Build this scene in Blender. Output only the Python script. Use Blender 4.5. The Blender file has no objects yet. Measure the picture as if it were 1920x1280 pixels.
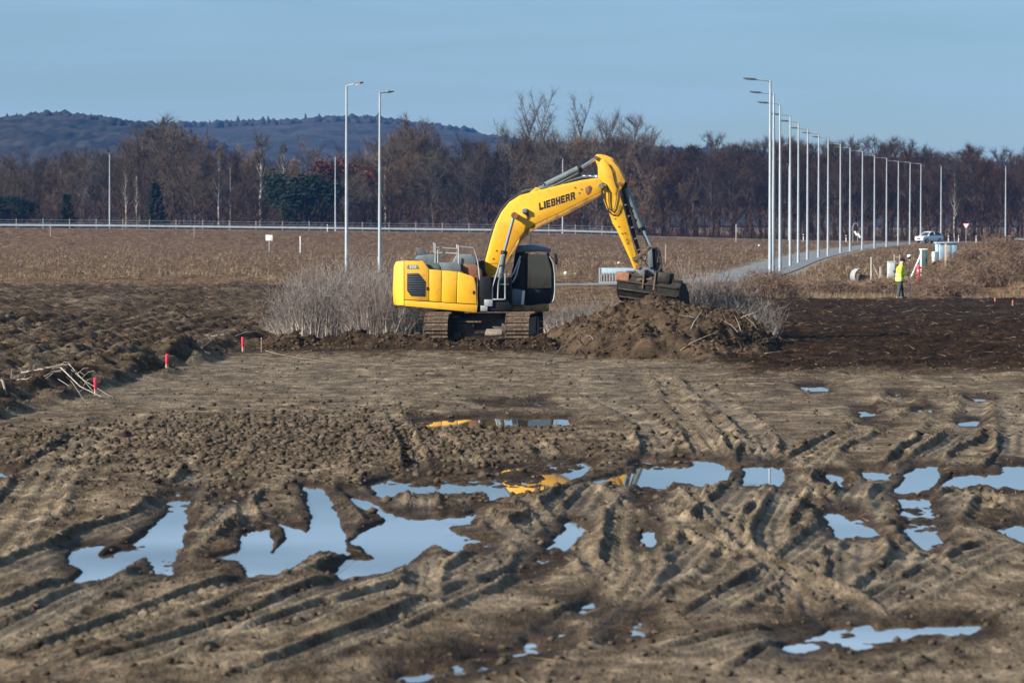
import bpy, bmesh, math, random
import numpy as np
from mathutils import Vector, Matrix
from math import radians, sin, cos, pi

sc = bpy.context.scene
col = sc.collection
random.seed(4); RNG = np.random.default_rng(7)

# ------------------------------------------------------------------ camera, sky, sun, exposure
F, CH, HZ = 7200.0, 3.7, 412.0                       # focal length in photo pixels, eye height, horizon row
PITCH = math.atan((640 - HZ) / F)
cam = bpy.data.cameras.new('camera'); cam_o = bpy.data.objects.new('camera', cam); col.objects.link(cam_o)
cam.sensor_width = 36; cam.lens = 135; cam.clip_start = 0.5; cam.clip_end = 20000
cam_o.location = (0, 0, CH); cam_o.rotation_euler = (pi / 2 - PITCH, 0, 0)
cam.dof.use_dof = True; cam.dof.focus_distance = 108; cam.dof.aperture_fstop = 4.0
sc.camera = cam_o
SUN_EL, SUN_AZ = radians(27), radians(-118)          # azimuth from +Y, clockwise seen from above
w = bpy.data.worlds.new('World'); sc.world = w; w.use_nodes = True
nt = w.node_tree; nt.nodes.clear()
out = nt.nodes.new('ShaderNodeOutputWorld'); bg = nt.nodes.new('ShaderNodeBackground')
sky = nt.nodes.new('ShaderNodeTexSky'); sky.sky_type = 'NISHITA'; sky.sun_disc = False
sky.sun_elevation = SUN_EL; sky.sun_rotation = SUN_AZ
sky.air_density = 1.0; sky.dust_density = 0.25; sky.ozone_density = 1.5; sky.altitude = 200
bg.inputs[1].default_value = 0.050
tc = nt.nodes.new('ShaderNodeTexCoord'); mp = nt.nodes.new('ShaderNodeMapping')
mp.inputs['Scale'].default_value = (7, 7, 95)
nz = nt.nodes.new('ShaderNodeTexNoise'); nz.inputs['Scale'].default_value = 1.0; nz.inputs['Detail'].default_value = 5
nz.inputs['Roughness'].default_value = 0.5; nz.inputs['Distortion'].default_value = 0.4
cr = nt.nodes.new('ShaderNodeValToRGB'); cr.color_ramp.elements[0].position = .26; cr.color_ramp.elements[1].position = .74
mx = nt.nodes.new('ShaderNodeMix'); mx.data_type = 'RGBA'
tint = nt.nodes.new('ShaderNodeMix'); tint.data_type = 'RGBA'; tint.blend_type = 'MULTIPLY'
tint.inputs[0].default_value = 1.0; tint.inputs[7].default_value = (0.37, 0.515, 0.69, 1)
mul = nt.nodes.new('ShaderNodeMath'); mul.operation = 'MULTIPLY'; mul.inputs[1].default_value = 1.1
L_ = nt.links.new
vc = nt.nodes.new('ShaderNodeValToRGB'); ve = vc.color_ramp.elements
ve[0].position = 0.0; ve[0].color = (.24, .32, .40, 1); ve[1].position = .1; ve[1].color = (.50, .74, .98, 1); q_ = ve.new(.05); q_.color = (.31, .47, .65, 1)
vm = nt.nodes.new('ShaderNodeVectorMath'); vm.operation = 'SCALE'; vm.inputs['Scale'].default_value = 10.0; L_(vc.outputs[0], vm.inputs[0]); L_(vm.outputs[0], mx.inputs[7])
L_(tc.outputs['Generated'], mp.inputs[0]); L_(mp.outputs[0], nz.inputs[0]); L_(nz.outputs[0], cr.inputs[0])
L_(sky.outputs[0], tint.inputs[6]); L_(tint.outputs[2], mx.inputs[6])
      # thin veil of high cloud
sx = nt.nodes.new('ShaderNodeSeparateXYZ'); L_(tc.outputs['Generated'], sx.inputs[0]); L_(sx.outputs[2], vc.inputs[0])
up = nt.nodes.new('ShaderNodeValToRGB'); e = up.color_ramp.elements   # low haze, a clearer gap, then thin high cloud
e[0].position = 0.0; e[0].color = (1, 1, 1, 1); e[1].position = .3; e[1].color = (.8, .8, .8, 1)
q = e.new(.05); q.color = (.38, .38, .38, 1); q = e.new(.095); q.color = (1, 1, 1, 1)
L_(sx.outputs[2], up.inputs[0]); mu2 = nt.nodes.new('ShaderNodeMath'); mu2.operation = 'MULTIPLY'
L_(cr.outputs[0], mul.inputs[0]); L_(mul.outputs[0], mu2.inputs[0]); L_(up.outputs[0], mu2.inputs[1]); L_(mu2.outputs[0], mx.inputs[0])
L_(mx.outputs[2], bg.inputs[0]); L_(bg.outputs[0], out.inputs[0])
sun = bpy.data.lights.new('sun', 'SUN'); sun.energy = 5.0; sun.angle = radians(0.53); sun.color = (1.0, 0.93, 0.82)
sun_o = bpy.data.objects.new('sun', sun); col.objects.link(sun_o)
to_sun = Vector((sin(SUN_AZ) * cos(SUN_EL), cos(SUN_AZ) * cos(SUN_EL), sin(SUN_EL)))
sun_o.rotation_euler = to_sun.to_track_quat('Z', 'Y').to_euler()
vs = sc.view_settings; vs.view_transform = 'Standard'; vs.look = 'None'; vs.exposure = 1.34; vs.gamma = 1.0; vs.use_curve_mapping = False
cy = sc.cycles; cy.use_denoising = True; cy.max_bounces = 6; cy.diffuse_bounces = 1; cy.glossy_bounces = 3
cy.transmission_bounces = 4; cy.volume_bounces = 0; cy.transparent_max_bounces = 6

# ------------------------------------------------------------------ helpers
def gp(px, py, z=0.0):
    """photo pixel -> point of the level plane at height z"""
    u, v = px - 960, 640 - py
    d = Vector((u, v * sin(PITCH) + F * cos(PITCH), v * cos(PITCH) - F * sin(PITCH)))
    t = (z - CH) / d.z
    return (d.x * t, d.y * t)

def tag(o, label=None, cat=None, group=None, kind=None):
    if label: o['label'] = label
    if cat: o['category'] = cat
    if group: o['group'] = group
    if kind: o['kind'] = kind
    return o

def empty(name, loc, rz=0.0):
    o = bpy.data.objects.new(name, None); col.objects.link(o)
    o.location = loc; o.rotation_euler = (0, 0, rz); o.empty_display_size = .2
    return o

def link_mesh(name, me, parent=None, m=None):
    o = bpy.data.objects.new(name, me); col.objects.link(o)
    if m and not me.materials: me.materials.append(m)
    if parent: o.parent = parent
    return o

def np_mesh(name, V, T, m, smooth=False, nper=3):
    me = bpy.data.meshes.new(name)
    V = np.asarray(V, np.float32); T = np.asarray(T, np.int32)
    me.vertices.add(len(V)); me.vertices.foreach_set('co', V.ravel())
    n = len(T); me.loops.add(n * nper); me.polygons.add(n)
    me.loops.foreach_set('vertex_index', T.ravel())
    me.polygons.foreach_set('loop_start', np.arange(0, n * nper, nper, dtype=np.int32))
    me.update(calc_edges=True)
    if smooth: me.polygons.foreach_set('use_smooth', np.ones(n, bool))
    me.materials.append(m)
    return me

def copy_tree(o, parent=None):
    c = o.copy(); col.objects.link(c); c.parent = parent
    for ch in o.children: copy_tree(ch, c)
    return c

class MB:
    def __init__(s): s.v = []; s.f = []
    def add(s, vs_, fs):
        b = len(s.v); s.v += [tuple(p) for p in vs_]; s.f += [tuple(b + i for i in f) for f in fs]; return s
    def box(s, c, d, M=None):
        vs_ = [Vector((x * d[0] / 2, y * d[1] / 2, z * d[2] / 2)) for x in (-1, 1) for y in (-1, 1) for z in (-1, 1)]
        if M is not None: vs_ = [M @ p for p in vs_]
        vs_ = [p + Vector(c) for p in vs_]
        return s.add(vs_, [(0, 1, 3, 2), (4, 6, 7, 5), (0, 4, 5, 1), (2, 3, 7, 6), (0, 2, 6, 4), (1, 5, 7, 3)])
    def tube(s, pts, r, n=8, caps=True):
        pts = [Vector(p) for p in pts]; k = len(pts)
        if not hasattr(r, '__len__'): r = [r] * k
        ref = None; b = len(s.v)
        for i, p in enumerate(pts):
            d = (pts[min(i + 1, k - 1)] - pts[max(i - 1, 0)]).normalized()
            if ref is None: ref = d.orthogonal().normalized()
            ref = (ref - d * ref.dot(d))
            ref = ref.normalized() if ref.length > 1e-5 else d.orthogonal().normalized()
            q = d.cross(ref)
            for j in range(n):
                a = 2 * pi * j / n
                s.v.append(tuple(p + (ref * cos(a) + q * sin(a)) * r[i]))
        for i in range(k - 1):
            for j in range(n):
                s.f.append((b + i * n + j, b + i * n + (j + 1) % n, b + (i + 1) * n + (j + 1) % n, b + (i + 1) * n + j))
        if caps:
            s.f.append(tuple(b + j for j in reversed(range(n)))); s.f.append(tuple(b + (k - 1) * n + j for j in range(n)))
        return s
    def prism(s, poly, y0, y1):
        """polygon in x,z extruded from y0 to y1"""
        n = len(poly); b = len(s.v)
        s.v += [(p[0], y0, p[1]) for p in poly] + [(p[0], y1, p[1]) for p in poly]
        s.f.append(tuple(b + i for i in range(n))); s.f.append(tuple(b + n + i for i in reversed(range(n))))
        for i in range(n):
            j = (i + 1) % n; s.f.append((b + j, b + i, b + n + i, b + n + j))
        return s
    def build(s, name, m, parent=None, bevel=0.0, seg=2, smooth=False):
        bm = bmesh.new()
        vv = [bm.verts.new(p) for p in s.v]
        for f in s.f:
            try: bm.faces.new([vv[i] for i in f])
            except ValueError: pass
        bmesh.ops.recalc_face_normals(bm, faces=bm.faces)
        if bevel:
            es = [e for e in bm.edges if len(e.link_faces) == 2 and e.calc_face_angle(0) > 0.45]
            bmesh.ops.bevel(bm, geom=es, offset=bevel, segments=seg, affect='EDGES', clamp_overlap=True, profile=.5)
        me = bpy.data.meshes.new(name); bm.to_mesh(me); bm.free()
        if smooth or bevel:
            for p in me.polygons: p.use_smooth = True
            try: me.set_sharp_from_angle(angle=radians(38))
            except Exception: pass
        me.materials.append(m)
        return link_mesh(name, me, parent)

# ------------------------------------------------------------------ materials
def mat(name, c, rough=.6, metal=0.0, var=.0, vscale=4.0, c2=None, bump=0.0, bscale=30.0, coat=0.0, spec=.5, objvar=0.0):
    m = bpy.data.materials.new(name); m.use_nodes = True
    t = m.node_tree; b = t.nodes['Principled BSDF']
    b.inputs['Base Color'].default_value = (*c, 1); b.inputs['Roughness'].default_value = rough; b.inputs['Metallic'].default_value = metal
    b.inputs['Coat Weight'].default_value = coat; b.inputs['Specular IOR Level'].default_value = spec if rough < .78 else .06
    if var or c2:
        tc = t.nodes.new('ShaderNodeTexCoord'); n = t.nodes.new('ShaderNodeTexNoise')
        n.inputs['Scale'].default_value = vscale; n.inputs['Detail'].default_value = 6; n.inputs['Roughness'].default_value = .65
        t.links.new(tc.outputs['Object'], n.inputs['Vector'])
        r = t.nodes.new('ShaderNodeValToRGB'); t.links.new(n.outputs[0], r.inputs[0])
        a = c2 if c2 else tuple(x * (1 - var) for x in c)
        z = c if c2 else tuple(min(1, x * (1 + var)) for x in c)
        r.color_ramp.elements[0].position = .36; r.color_ramp.elements[0].color = (*a, 1)
        r.color_ramp.elements[1].position = .62; r.color_ramp.elements[1].color = (*z, 1)
        t.links.new(r.outputs[0], b.inputs['Base Color'])
    if objvar:
        oi = t.nodes.new('ShaderNodeObjectInfo'); hs = t.nodes.new('ShaderNodeHueSaturation'); mr = t.nodes.new('ShaderNodeMapRange'); mr.inputs[3].default_value = 1 - objvar; mr.inputs[4].default_value = 1 + objvar
        src = b.inputs['Base Color'].links[0].from_socket; t.links.new(oi.outputs['Random'], mr.inputs[0]); t.links.new(mr.outputs[0], hs.inputs['Value']); t.links.new(src, hs.inputs['Color'])
        m2 = t.nodes.new('ShaderNodeMapRange'); m2.inputs[3].default_value = .6; m2.inputs[4].default_value = 1.35; fr_ = t.nodes.new('ShaderNodeMath'); fr_.operation = 'FRACT'; mm = t.nodes.new('ShaderNodeMath'); mm.operation = 'MULTIPLY'; mm.inputs[1].default_value = 7.3
        t.links.new(oi.outputs['Random'], mm.inputs[0]); t.links.new(mm.outputs[0], fr_.inputs[0]); t.links.new(fr_.outputs[0], m2.inputs[0]); t.links.new(m2.outputs[0], hs.inputs['Saturation']); t.links.new(hs.outputs[0], b.inputs['Base Color'])
    if bump:
        tc = t.nodes.new('ShaderNodeTexCoord'); n = t.nodes.new('ShaderNodeTexNoise'); n.inputs['Scale'].default_value = bscale
        n.inputs['Detail'].default_value = 5
        bp = t.nodes.new('ShaderNodeBump'); bp.inputs['Strength'].default_value = bump; bp.inputs['Distance'].default_value = .05
        t.links.new(tc.outputs['Object'], n.inputs['Vector']); t.links.new(n.outputs[0], bp.inputs['Height']); t.links.new(bp.outputs[0], b.inputs['Normal'])
    return m

M = {}
M['yellow'] = mat('yellow_paint', (0.6560, 0.3444, 0.0131), .38, c2=(0.5740, 0.2870, 0.0164), vscale=1.3, coat=.25)
M['yellow_brown'] = mat('yellow_brown_paint', (0.3570, 0.1870, 0.0255), .6, c2=(0.1360, 0.0765, 0.0298), vscale=5)
M['grey_paint'] = mat('grey_paint', (.10, .12, .128), .5, var=.2, vscale=3)
M['dark_grille'] = mat('dark_grille', (.035, .042, .055), .5, var=.2, vscale=20)
M['black'] = mat('black_plastic', (.007, .0075, .009), .5, var=.3, vscale=8, spec=.2)
M['blacksteel'] = mat('black_steel', (0.0072, 0.0072, 0.0077), .5, c2=(0.0225, 0.0171, 0.0126), vscale=6, bump=.3, bscale=14, spec=.12)
M['rail'] = mat('galvanised_rail', (0.3360, 0.3440, 0.3520), .45, .5, var=.15)
M['chrome'] = mat('chrome_rod', (.75, .76, .78), .12, 1.0)
M['cyl'] = mat('cylinder_grey', (.085, .105, .11), .4, var=.2)
M['hose'] = mat('rubber_hose', (.018, .016, .016), .6)
M['rust'] = mat('worn_brown_steel', (.20, .075, .03), .75, c2=(.09, .04, .02), vscale=9)
M['muddy'] = mat('mud_caked_steel', (0.1360, 0.1000, 0.0720), .9, c2=(0.0600, 0.0416, 0.0296), vscale=5, bump=.8, bscale=16)
M['track_dark'] = mat('dark_track_steel', (.03, .026, .022), .7, c2=(.08, .06, .045), vscale=5)
M['white'] = mat('white_paint', (0.6000, 0.6000, 0.5840), .5, var=.08)
M['letter'] = mat('black_lettering', (.008, .008, .008), .5)
M['blue_roof'] = mat('grey_blue_cab_roof', (.10, .14, .19), .3, var=.15)
M['cab_panel'] = mat('blue_grey_panel', (.08, .12, .16), .35, var=.2)
M['interior'] = mat('dark_interior', (.02, .02, .022), .8)
M['galv'] = mat('galvanised_steel', (0.2890, 0.3230, 0.3485), .42, .35, var=.12, vscale=1.2)
M['lamp_head'] = mat('dark_lamp_head', (.06, .065, .07), .5)
M['concrete'] = mat('concrete', (0.2160, 0.2160, 0.2120), .9, var=.2, vscale=3, bump=.2)
M['red'] = mat('red_paint', (.75, .03, .07), .5, var=.1)
M['orange'] = mat('faded_orange_paint', (.42, .12, .05), .6, var=.1)
M['wood'] = mat('pale_wood', (.42, .32, .2), .8, var=.3, vscale=12)
M['greywood'] = mat('weathered_wood', (.25, .22, .19), .85, var=.3, vscale=10)
M['tyre'] = mat('tyre', (.02, .02, .02), .8)
M['carpaint'] = mat('pale_car_paint', (0.5270, 0.5780, 0.6205), .25, .0, coat=.5)
M['carglass'] = mat('car_glass', (.01, .013, .018), .06)
M['kiosk'] = mat('blue_grey_sheet', (0.2400, 0.3200, 0.3840), .5, var=.12)
M['cabinet'] = mat('grey_cabinet', (0.3360, 0.3680, 0.3680), .6, var=.1)
M['green'] = mat('dark_green_cabinet', (.05, .09, .08), .55, var=.2)
M['hivis'] = mat('hi_vis_jacket', (0.4675, 0.6800, 0.0255), .7, var=.15, vscale=14)
M['reflective'] = mat('reflective_tape', (.62, .64, .62), .35)
M['trousers'] = mat('dark_trousers', (.045, .055, .06), .85, var=.3, vscale=14)
M['skin'] = mat('skin', (.50, .29, .2), .6)
M['cap'] = mat('dark_cap', (.012, .012, .016), .8)
M['boot'] = mat('muddy_boot', (.2, .15, .11), .9)
M['twig_pale'] = mat('pale_willow_stems', (0.3680, 0.3182, 0.2716), .8, var=.35, vscale=3)
M['twig_dark'] = mat('purple_grey_twigs', (0.1462, 0.1246, 0.1131), .85, var=.35, vscale=2)
M['branch'] = mat('bleached_branch', (0.1650, 0.1387, 0.1125), .85, var=.25, vscale=8)
M['bark'] = mat('grey_brown_bark', (0.0544, 0.0448, 0.0384), .9, var=.3, vscale=1)
M['bark_dark'] = mat('dark_bark', (.045, .036, .034), .9, var=.3, vscale=1)
M['bark_white'] = mat('birch_bark', (.42, .40, .37), .8, c2=(.12, .11, .1), vscale=1.5)
M['crown_grey'] = mat('grey_brown_twigs', (0.0545, 0.0420, 0.0312), .9, var=.3, vscale=.25, objvar=.42)
M['crown_red'] = mat('purple_brown_twigs', (0.0326, 0.0198, 0.0147), .9, var=.35, vscale=.25, objvar=.42)
M['crown_tan'] = mat('tan_twigs', (0.0854, 0.0598, 0.0410), .9, var=.3, vscale=.25, objvar=.42)
M['crown_rust'] = mat('rusty_leaves', (0.0660, 0.0248, 0.0165), .9, var=.3, vscale=.4)
M['needle'] = mat('dark_needles', (0.0105, 0.0195, 0.0120), .8, var=.4, vscale=.5)
M['straw'] = mat('dry_grass', (0.1426, 0.1037, 0.0670), .85, var=.35, vscale=.6)
M['straw_brown'] = mat('brown_stalks', (0.1200, 0.0840, 0.0510), .9, var=.6, vscale=9)
M['bramble'] = mat('brown_bramble', (.12, .082, .06), .9, var=.4, vscale=2)
M['clod'] = mat('clod_soil', (0.0900, 0.0698, 0.0504), .95, c2=(0.0288, 0.0202, 0.0144), vscale=2.2, bump=.5, bscale=40)
M['clod_dark'] = mat('dark_clod_soil', (0.0675, 0.0461, 0.0296), .95, c2=(0.0153, 0.0104, 0.0068), vscale=1.6, bump=.6, bscale=24)

def soiled(m, c, lo, hi, scale):
    t = m.node_tree; b = t.nodes['Principled BSDF']; src = b.inputs['Base Color'].links[0].from_socket
    tc = t.nodes.new('ShaderNodeTexCoord'); n = t.nodes.new('ShaderNodeTexNoise'); n.inputs['Scale'].default_value = scale; n.inputs['Detail'].default_value = 8; n.inputs['Roughness'].default_value = .75
    r = t.nodes.new('ShaderNodeMapRange'); r.inputs[1].default_value = lo; r.inputs[2].default_value = hi; x = t.nodes.new('ShaderNodeMix'); x.data_type = 'RGBA'; x.inputs[7].default_value = (*c, 1)
    t.links.new(tc.outputs['Object'], n.inputs['Vector']); t.links.new(n.outputs[0], r.inputs[0]); t.links.new(r.outputs[0], x.inputs[0]); t.links.new(src, x.inputs[6]); t.links.new(x.outputs[2], b.inputs['Base Color'])
soiled(M['yellow'], (.16, .095, .042), .54, .80, 3.2)
def glass_mat():
    m = bpy.data.materials.new('cab_glass'); m.use_nodes = True; t = m.node_tree; t.nodes.clear()
    o = t.nodes.new('ShaderNodeOutputMaterial'); g = t.nodes.new('ShaderNodeBsdfGlossy'); tr = t.nodes.new('ShaderNodeBsdfTransparent')
    g.inputs['Roughness'].default_value = .03; tr.inputs[0].default_value = (.46, .62, .66, 1)
    fr = t.nodes.new('ShaderNodeFresnel'); fr.inputs[0].default_value = 1.5
    ad = t.nodes.new('ShaderNodeMath'); ad.operation = 'ADD'; ad.inputs[1].default_value = .2
    mxs = t.nodes.new('ShaderNodeMixShader')
    t.links.new(fr.outputs[0], ad.inputs[0]); t.links.new(ad.outputs[0], mxs.inputs[0]); t.links.new(tr.outputs[0], mxs.inputs[1]); t.links.new(g.outputs[0], mxs.inputs[2])
    t.links.new(mxs.outputs[0], o.inputs[0]); return m
M['glass'] = glass_mat()

def water_mat():
    m = bpy.data.materials.new('muddy_water'); m.use_nodes = True; b = m.node_tree.nodes['Principled BSDF']
    b.inputs['Base Color'].default_value = (.075, .062, .05, 1); b.inputs['Roughness'].default_value = .015; b.inputs['IOR'].default_value = 1.34
    b.inputs['Specular IOR Level'].default_value = 1.0
    return m
M['water'] = water_mat()

def soil_mat():
    """soil driven by the mesh attribute 'zone': R dark fresh soil, G dry grass, B smooth rolled mud, A gravel"""
    m = bpy.data.materials.new('soil'); m.use_nodes = True; t = m.node_tree; b = t.nodes['Principled BSDF']; N = t.nodes.new; K = t.links.new
    at = N('ShaderNodeAttribute'); at.attribute_name = 'zone'
    sep = N('ShaderNodeSeparateColor'); K(at.outputs['Color'], sep.inputs[0])
    geo = N('ShaderNodeNewGeometry')
    ms = N('ShaderNodeMapping'); ms.inputs['Scale'].default_value = (1, .32, 1); K(geo.outputs['Position'], ms.inputs[0])   # wheels drag the mud out along their way
    def noise(scale, det=6, rough=.6):
        n = N('ShaderNodeTexNoise'); n.inputs['Scale'].default_value = scale; n.inputs['Detail'].default_value = det; n.inputs['Roughness'].default_value = rough
        K(ms.outputs[0], n.inputs['Vector']); return n.outputs[0]
    def ramp(src, stops):
        r = N('ShaderNodeValToRGB'); K(src, r.inputs[0]); e = r.color_ramp.elements
        e[0].position, e[0].color = stops[0][0], (*stops[0][1], 1); e[1].position, e[1].color = stops[-1][0], (*stops[-1][1], 1)
        for p, c in stops[1:-1]:
            q = e.new(p); q.color = (*c, 1)
        return r.outputs[0]
    def mix(f, a, c):
        x = N('ShaderNodeMix'); x.data_type = 'RGBA'; K(f, x.inputs[0]); K(a, x.inputs[6]); K(c, x.inputs[7]); return x.outputs[2]
    n1, n2 = noise(3.2, 9, .8), noise(1.4, 9, .8)
    mud = ramp(n1, [(.33, (.018, .012, .008)), (.47, (.075, .055, .038)), (.56, (.125, .096, .068)), (.68, (.24, .192, .138))])
    smooth = ramp(n1, [(.33, (0.0748, 0.0590, 0.0418)), (.5, (0.1540, 0.1232, 0.0871)), (.66, (0.2640, 0.2156, 0.1554))])
    dark = ramp(n1, [(.34, (0.0062, 0.0034, 0.0020)), (.5, (0.0223, 0.0131, 0.0075)), (.66, (0.0569, 0.0348, 0.0202))])
    grass = ramp(n2, [(.34, (0.0350, 0.0205, 0.0119)), (.5, (0.0991, 0.0622, 0.0368)), (.66, (0.2187, 0.1429, 0.0843))])
    gravel = ramp(n1, [(.3, (0.1800, 0.1650, 0.1425)), (.7, (0.3000, 0.2700, 0.2325))])
    pale = ramp(n1, [(.33, (.07, .054, .039)), (.5, (.165, .132, .096)), (.66, (.27, .218, .158))])
    pf = N('ShaderNodeMapRange'); pf.inputs[1].default_value = .44; pf.inputs[2].default_value = .58; pf.inputs[4].default_value = .8; K(noise(.55, 5, .6), pf.inputs[0])
    umb = ramp(n1, [(.34, (.018, .011, .007)), (.5, (.06, .041, .026)), (.66, (.135, .095, .062))])
    uf = N('ShaderNodeMapRange'); uf.inputs[1].default_value = .50; uf.inputs[2].default_value = .64; uf.inputs[4].default_value = .75; K(noise(.83, 5, .6), uf.inputs[0])
    mud = mix(pf.outputs[0], mud, pale); mud = mix(uf.outputs[0], mud, umb)
    c = mix(sep.outputs[2], mud, smooth); c = mix(sep.outputs[0], c, dark); c = mix(sep.outputs[1], c, grass); c = mix(at.outputs['Alpha'], c, gravel)
    m4 = N('ShaderNodeMapping'); m4.inputs['Scale'].default_value = (.75, .55, 1); K(geo.outputs['Position'], m4.inputs[0])     # blade smears across the levelled strip
    n4 = N('ShaderNodeTexNoise'); n4.inputs['Scale'].default_value = 1.3; n4.inputs['Detail'].default_value = 8; n4.inputs['Roughness'].default_value = .75; K(m4.outputs[0], n4.inputs['Vector'])
    sm = N('ShaderNodeMix'); sm.data_type = 'RGBA'; sm.blend_type = 'MULTIPLY'; sm.inputs[0].default_value = 1.0
    K(c, sm.inputs[6]); K(ramp(n4.outputs[0], [(.36, (.32, .29, .26)), (.5, (.74, .71, .67)), (.64, (1.42, 1.36, 1.26))]), sm.inputs[7]); c = sm.outputs[2]
    K(c, b.inputs['Base Color'])
    mr = N('ShaderNodeMapRange'); mr.inputs[3].default_value = .95; mr.inputs[4].default_value = .62; K(sep.outputs[2], mr.inputs[0]); K(mr.outputs[0], b.inputs['Roughness'])
    b.inputs['Specular IOR Level'].default_value = .05
    bp = N('ShaderNodeBump'); bp.inputs['Strength'].default_value = .9; bp.inputs['Distance'].default_value = .04
    bp.inputs['Distance'].default_value = .07
    ad = N('ShaderNodeMath'); ad.operation = 'ADD'; K(noise(7, 3, .6), ad.inputs[0]); K(noise(19, 4, .75), ad.inputs[1]); K(ad.outputs[0], bp.inputs['Height']); K(bp.outputs[0], b.inputs['Normal'])
    return m
M['soil'] = soil_mat()

# ------------------------------------------------------------------ numeric noise
def _h(i, j, s):
    n = (i.astype(np.int64) * 374761393 + j.astype(np.int64) * 668265263 + s * 1442695041) & 0x7fffffff
    n = ((n ^ (n >> 13)) * 1274126177) & 0x7fffffff
    n = ((n ^ (n >> 16)) * 2246822519) & 0x7fffffff
    return ((n ^ (n >> 15)) & 0xffffff) / float(0xffffff)
def vn(x, y, s=0):
    i, j = np.floor(x), np.floor(y); fx, fy = x - i, y - j
    fx = fx * fx * fx * (fx * (fx * 6 - 15) + 10); fy = fy * fy * fy * (fy * (fy * 6 - 15) + 10)
    a, b, c, d = _h(i, j, s), _h(i + 1, j, s), _h(i, j + 1, s), _h(i + 1, j + 1, s)
    return (a + (b - a) * fx) * (1 - fy) + (c + (d - c) * fx) * fy
def fbm(x, y, o=4, s=0, g=.5):
    t = 0; a = 1; n = 0
    for k in range(o):
        t = t + a * (vn(x * 2 ** k, y * 2 ** k, s + 17 * k) - .5); n += a; a *= g
    return t / n * 2
def lumps(x, y, s=0, dens=.7):
    """half-round clods: one bump per lattice cell"""
    i0, j0 = np.floor(x), np.floor(y); best = np.zeros_like(x)
    for di in (-1, 0, 1):
        for dj in (-1, 0, 1):
            i, j = i0 + di, j0 + dj
            r = .25 + .6 * _h(i, j, s + 3); r = np.where(_h(i, j, s + 5) < dens, r, 0)
            dx, dy = x - i - _h(i, j, s), y - j - _h(i, j, s + 1)
            best = np.maximum(best, np.sqrt(np.maximum(0, r * r - dx * dx - dy * dy)))
    return best
def billow(x, y, s=0): return np.abs(vn(x, y, s) - .5) * 2
def crumb(x, y, s=0): return .5 * billow(x / .34, y / .44, s) + .32 * billow(x / .17, y / .22, s + 7) + .2 * billow(x / .09, y / .13, s + 13)
def sstep(a, b, x):
    t = np.clip((x - a) / (b - a), 0, 1); return t * t * (3 - 2 * t)

# ------------------------------------------------------------------ puddles and ruts, laid out on the ground plane
WL = -0.06
PUD = [
 [(315,915),(357,912),(352,930),(340,965),(345,985),(335,1030),(322,1068),(285,1065),(280,1040),(290,1022),(250,1045),(200,1072),(150,1076),(165,1055),(135,1045),(140,1018),(195,1015),(185,1035),(230,1020),(270,995),(300,970),(318,945)],
 [(570,905),(602,905),(635,970),(642,1010),(655,1030),(600,1020),(560,1045),(520,1068),(460,1071),(455,1040),(405,1035),(450,1020),(455,990),(500,985),(510,1005),(505,1030),(545,1000),(520,970),(575,990),(590,975)],
 [(640,912),(700,938),(740,958),(800,965),(892,955),(880,975),(840,980),(870,995),(915,1005),(920,1018),(850,1025),(815,1012),(780,1035),(720,1062),(640,1076),(635,1065),(650,1040),(700,1035),(660,1008),(690,985),(730,965),(690,950)],
 [(690,903),(740,886),(800,879),(910,880),(1000,860),(1100,857),(1112,868),(1090,885),(1040,902),(980,917),(920,930),(912,917),(840,920),(760,915),(720,926)],
 [(1095,896),(1190,876),(1205,858),(1330,856),(1380,868),(1355,897),(1310,902),(1260,896),(1230,918),(1215,945),(1195,938),(1200,902),(1120,900)],
 [(1398,868),(1468,867),(1468,904),(1398,904)],
 [(1553,880),(1577,884),(1582,908),(1560,902)],
 [(1618,876),(1664,876),(1662,895),(1625,892)],
 [(1678,906),(1720,864),(1757,866),(1752,890),(1720,914),(1685,917)],
 [(1768,906),(1790,886),(1850,880),(1880,882),(1885,860),(1935,862),(1935,908),(1860,910),(1800,908)],
 [(1688,930),(1740,928),(1758,960),(1757,1005),(1730,1017),(1705,997),(1693,960)],
 [(1543,953),(1602,953),(1655,996),(1600,994),(1575,1001)],
 [(1868,985),(1935,978),(1935,1014)],
 [(1470,1190),(1590,1165),(1632,1161),(1640,1170),(1840,1164),(1700,1180),(1640,1188),(1600,1202),(1475,1202)],
 [(755,1256),(880,1220),(975,1194),(1055,1180),(1062,1192),(1005,1216),(900,1244),(800,1268)],
 [(1135,1178),(1195,1150),(1212,1156),(1205,1172),(1155,1186)],
 [(970,1066),(1022,1018),(1072,970),(1096,980),(1055,1030),(1005,1064)],
 [(780,784),(890,777),(1060,779),(1075,793),(880,800),(790,802)],
 [(1500,719),(1545,718),(1556,729),(1512,730)],
 [(900,751),(1020,748),(1035,755),(930,758)],
 [(1610,765),(1640,764),(1640,775),(1615,777)], [(1625,783),(1660,782),(1655,792),(1625,793)], [(1715,760),(1750,760),(1748,768),(1718,769)],
 [(1815,740),(1858,742),(1855,748),(1825,748)], [(1672,733),(1705,732),(1702,740),(1678,740)], [(1800,785),(1832,783),(1828,793),(1802,794)],
 [(1080,1130),(1110,1120),(1112,1132),(1085,1140)], [(400,915),(455,918),(450,930),(405,928)], [(-10,878),(38,880),(30,889),(-10,890)], [(1205,985),(1228,982),(1224,1010),(1210,1012)],
]
PUDW = [np.array([gp(*p) for p in q]) for q in PUD]
YS = 9.0                                             # ruts and puddles are drawn out towards the viewer
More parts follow.
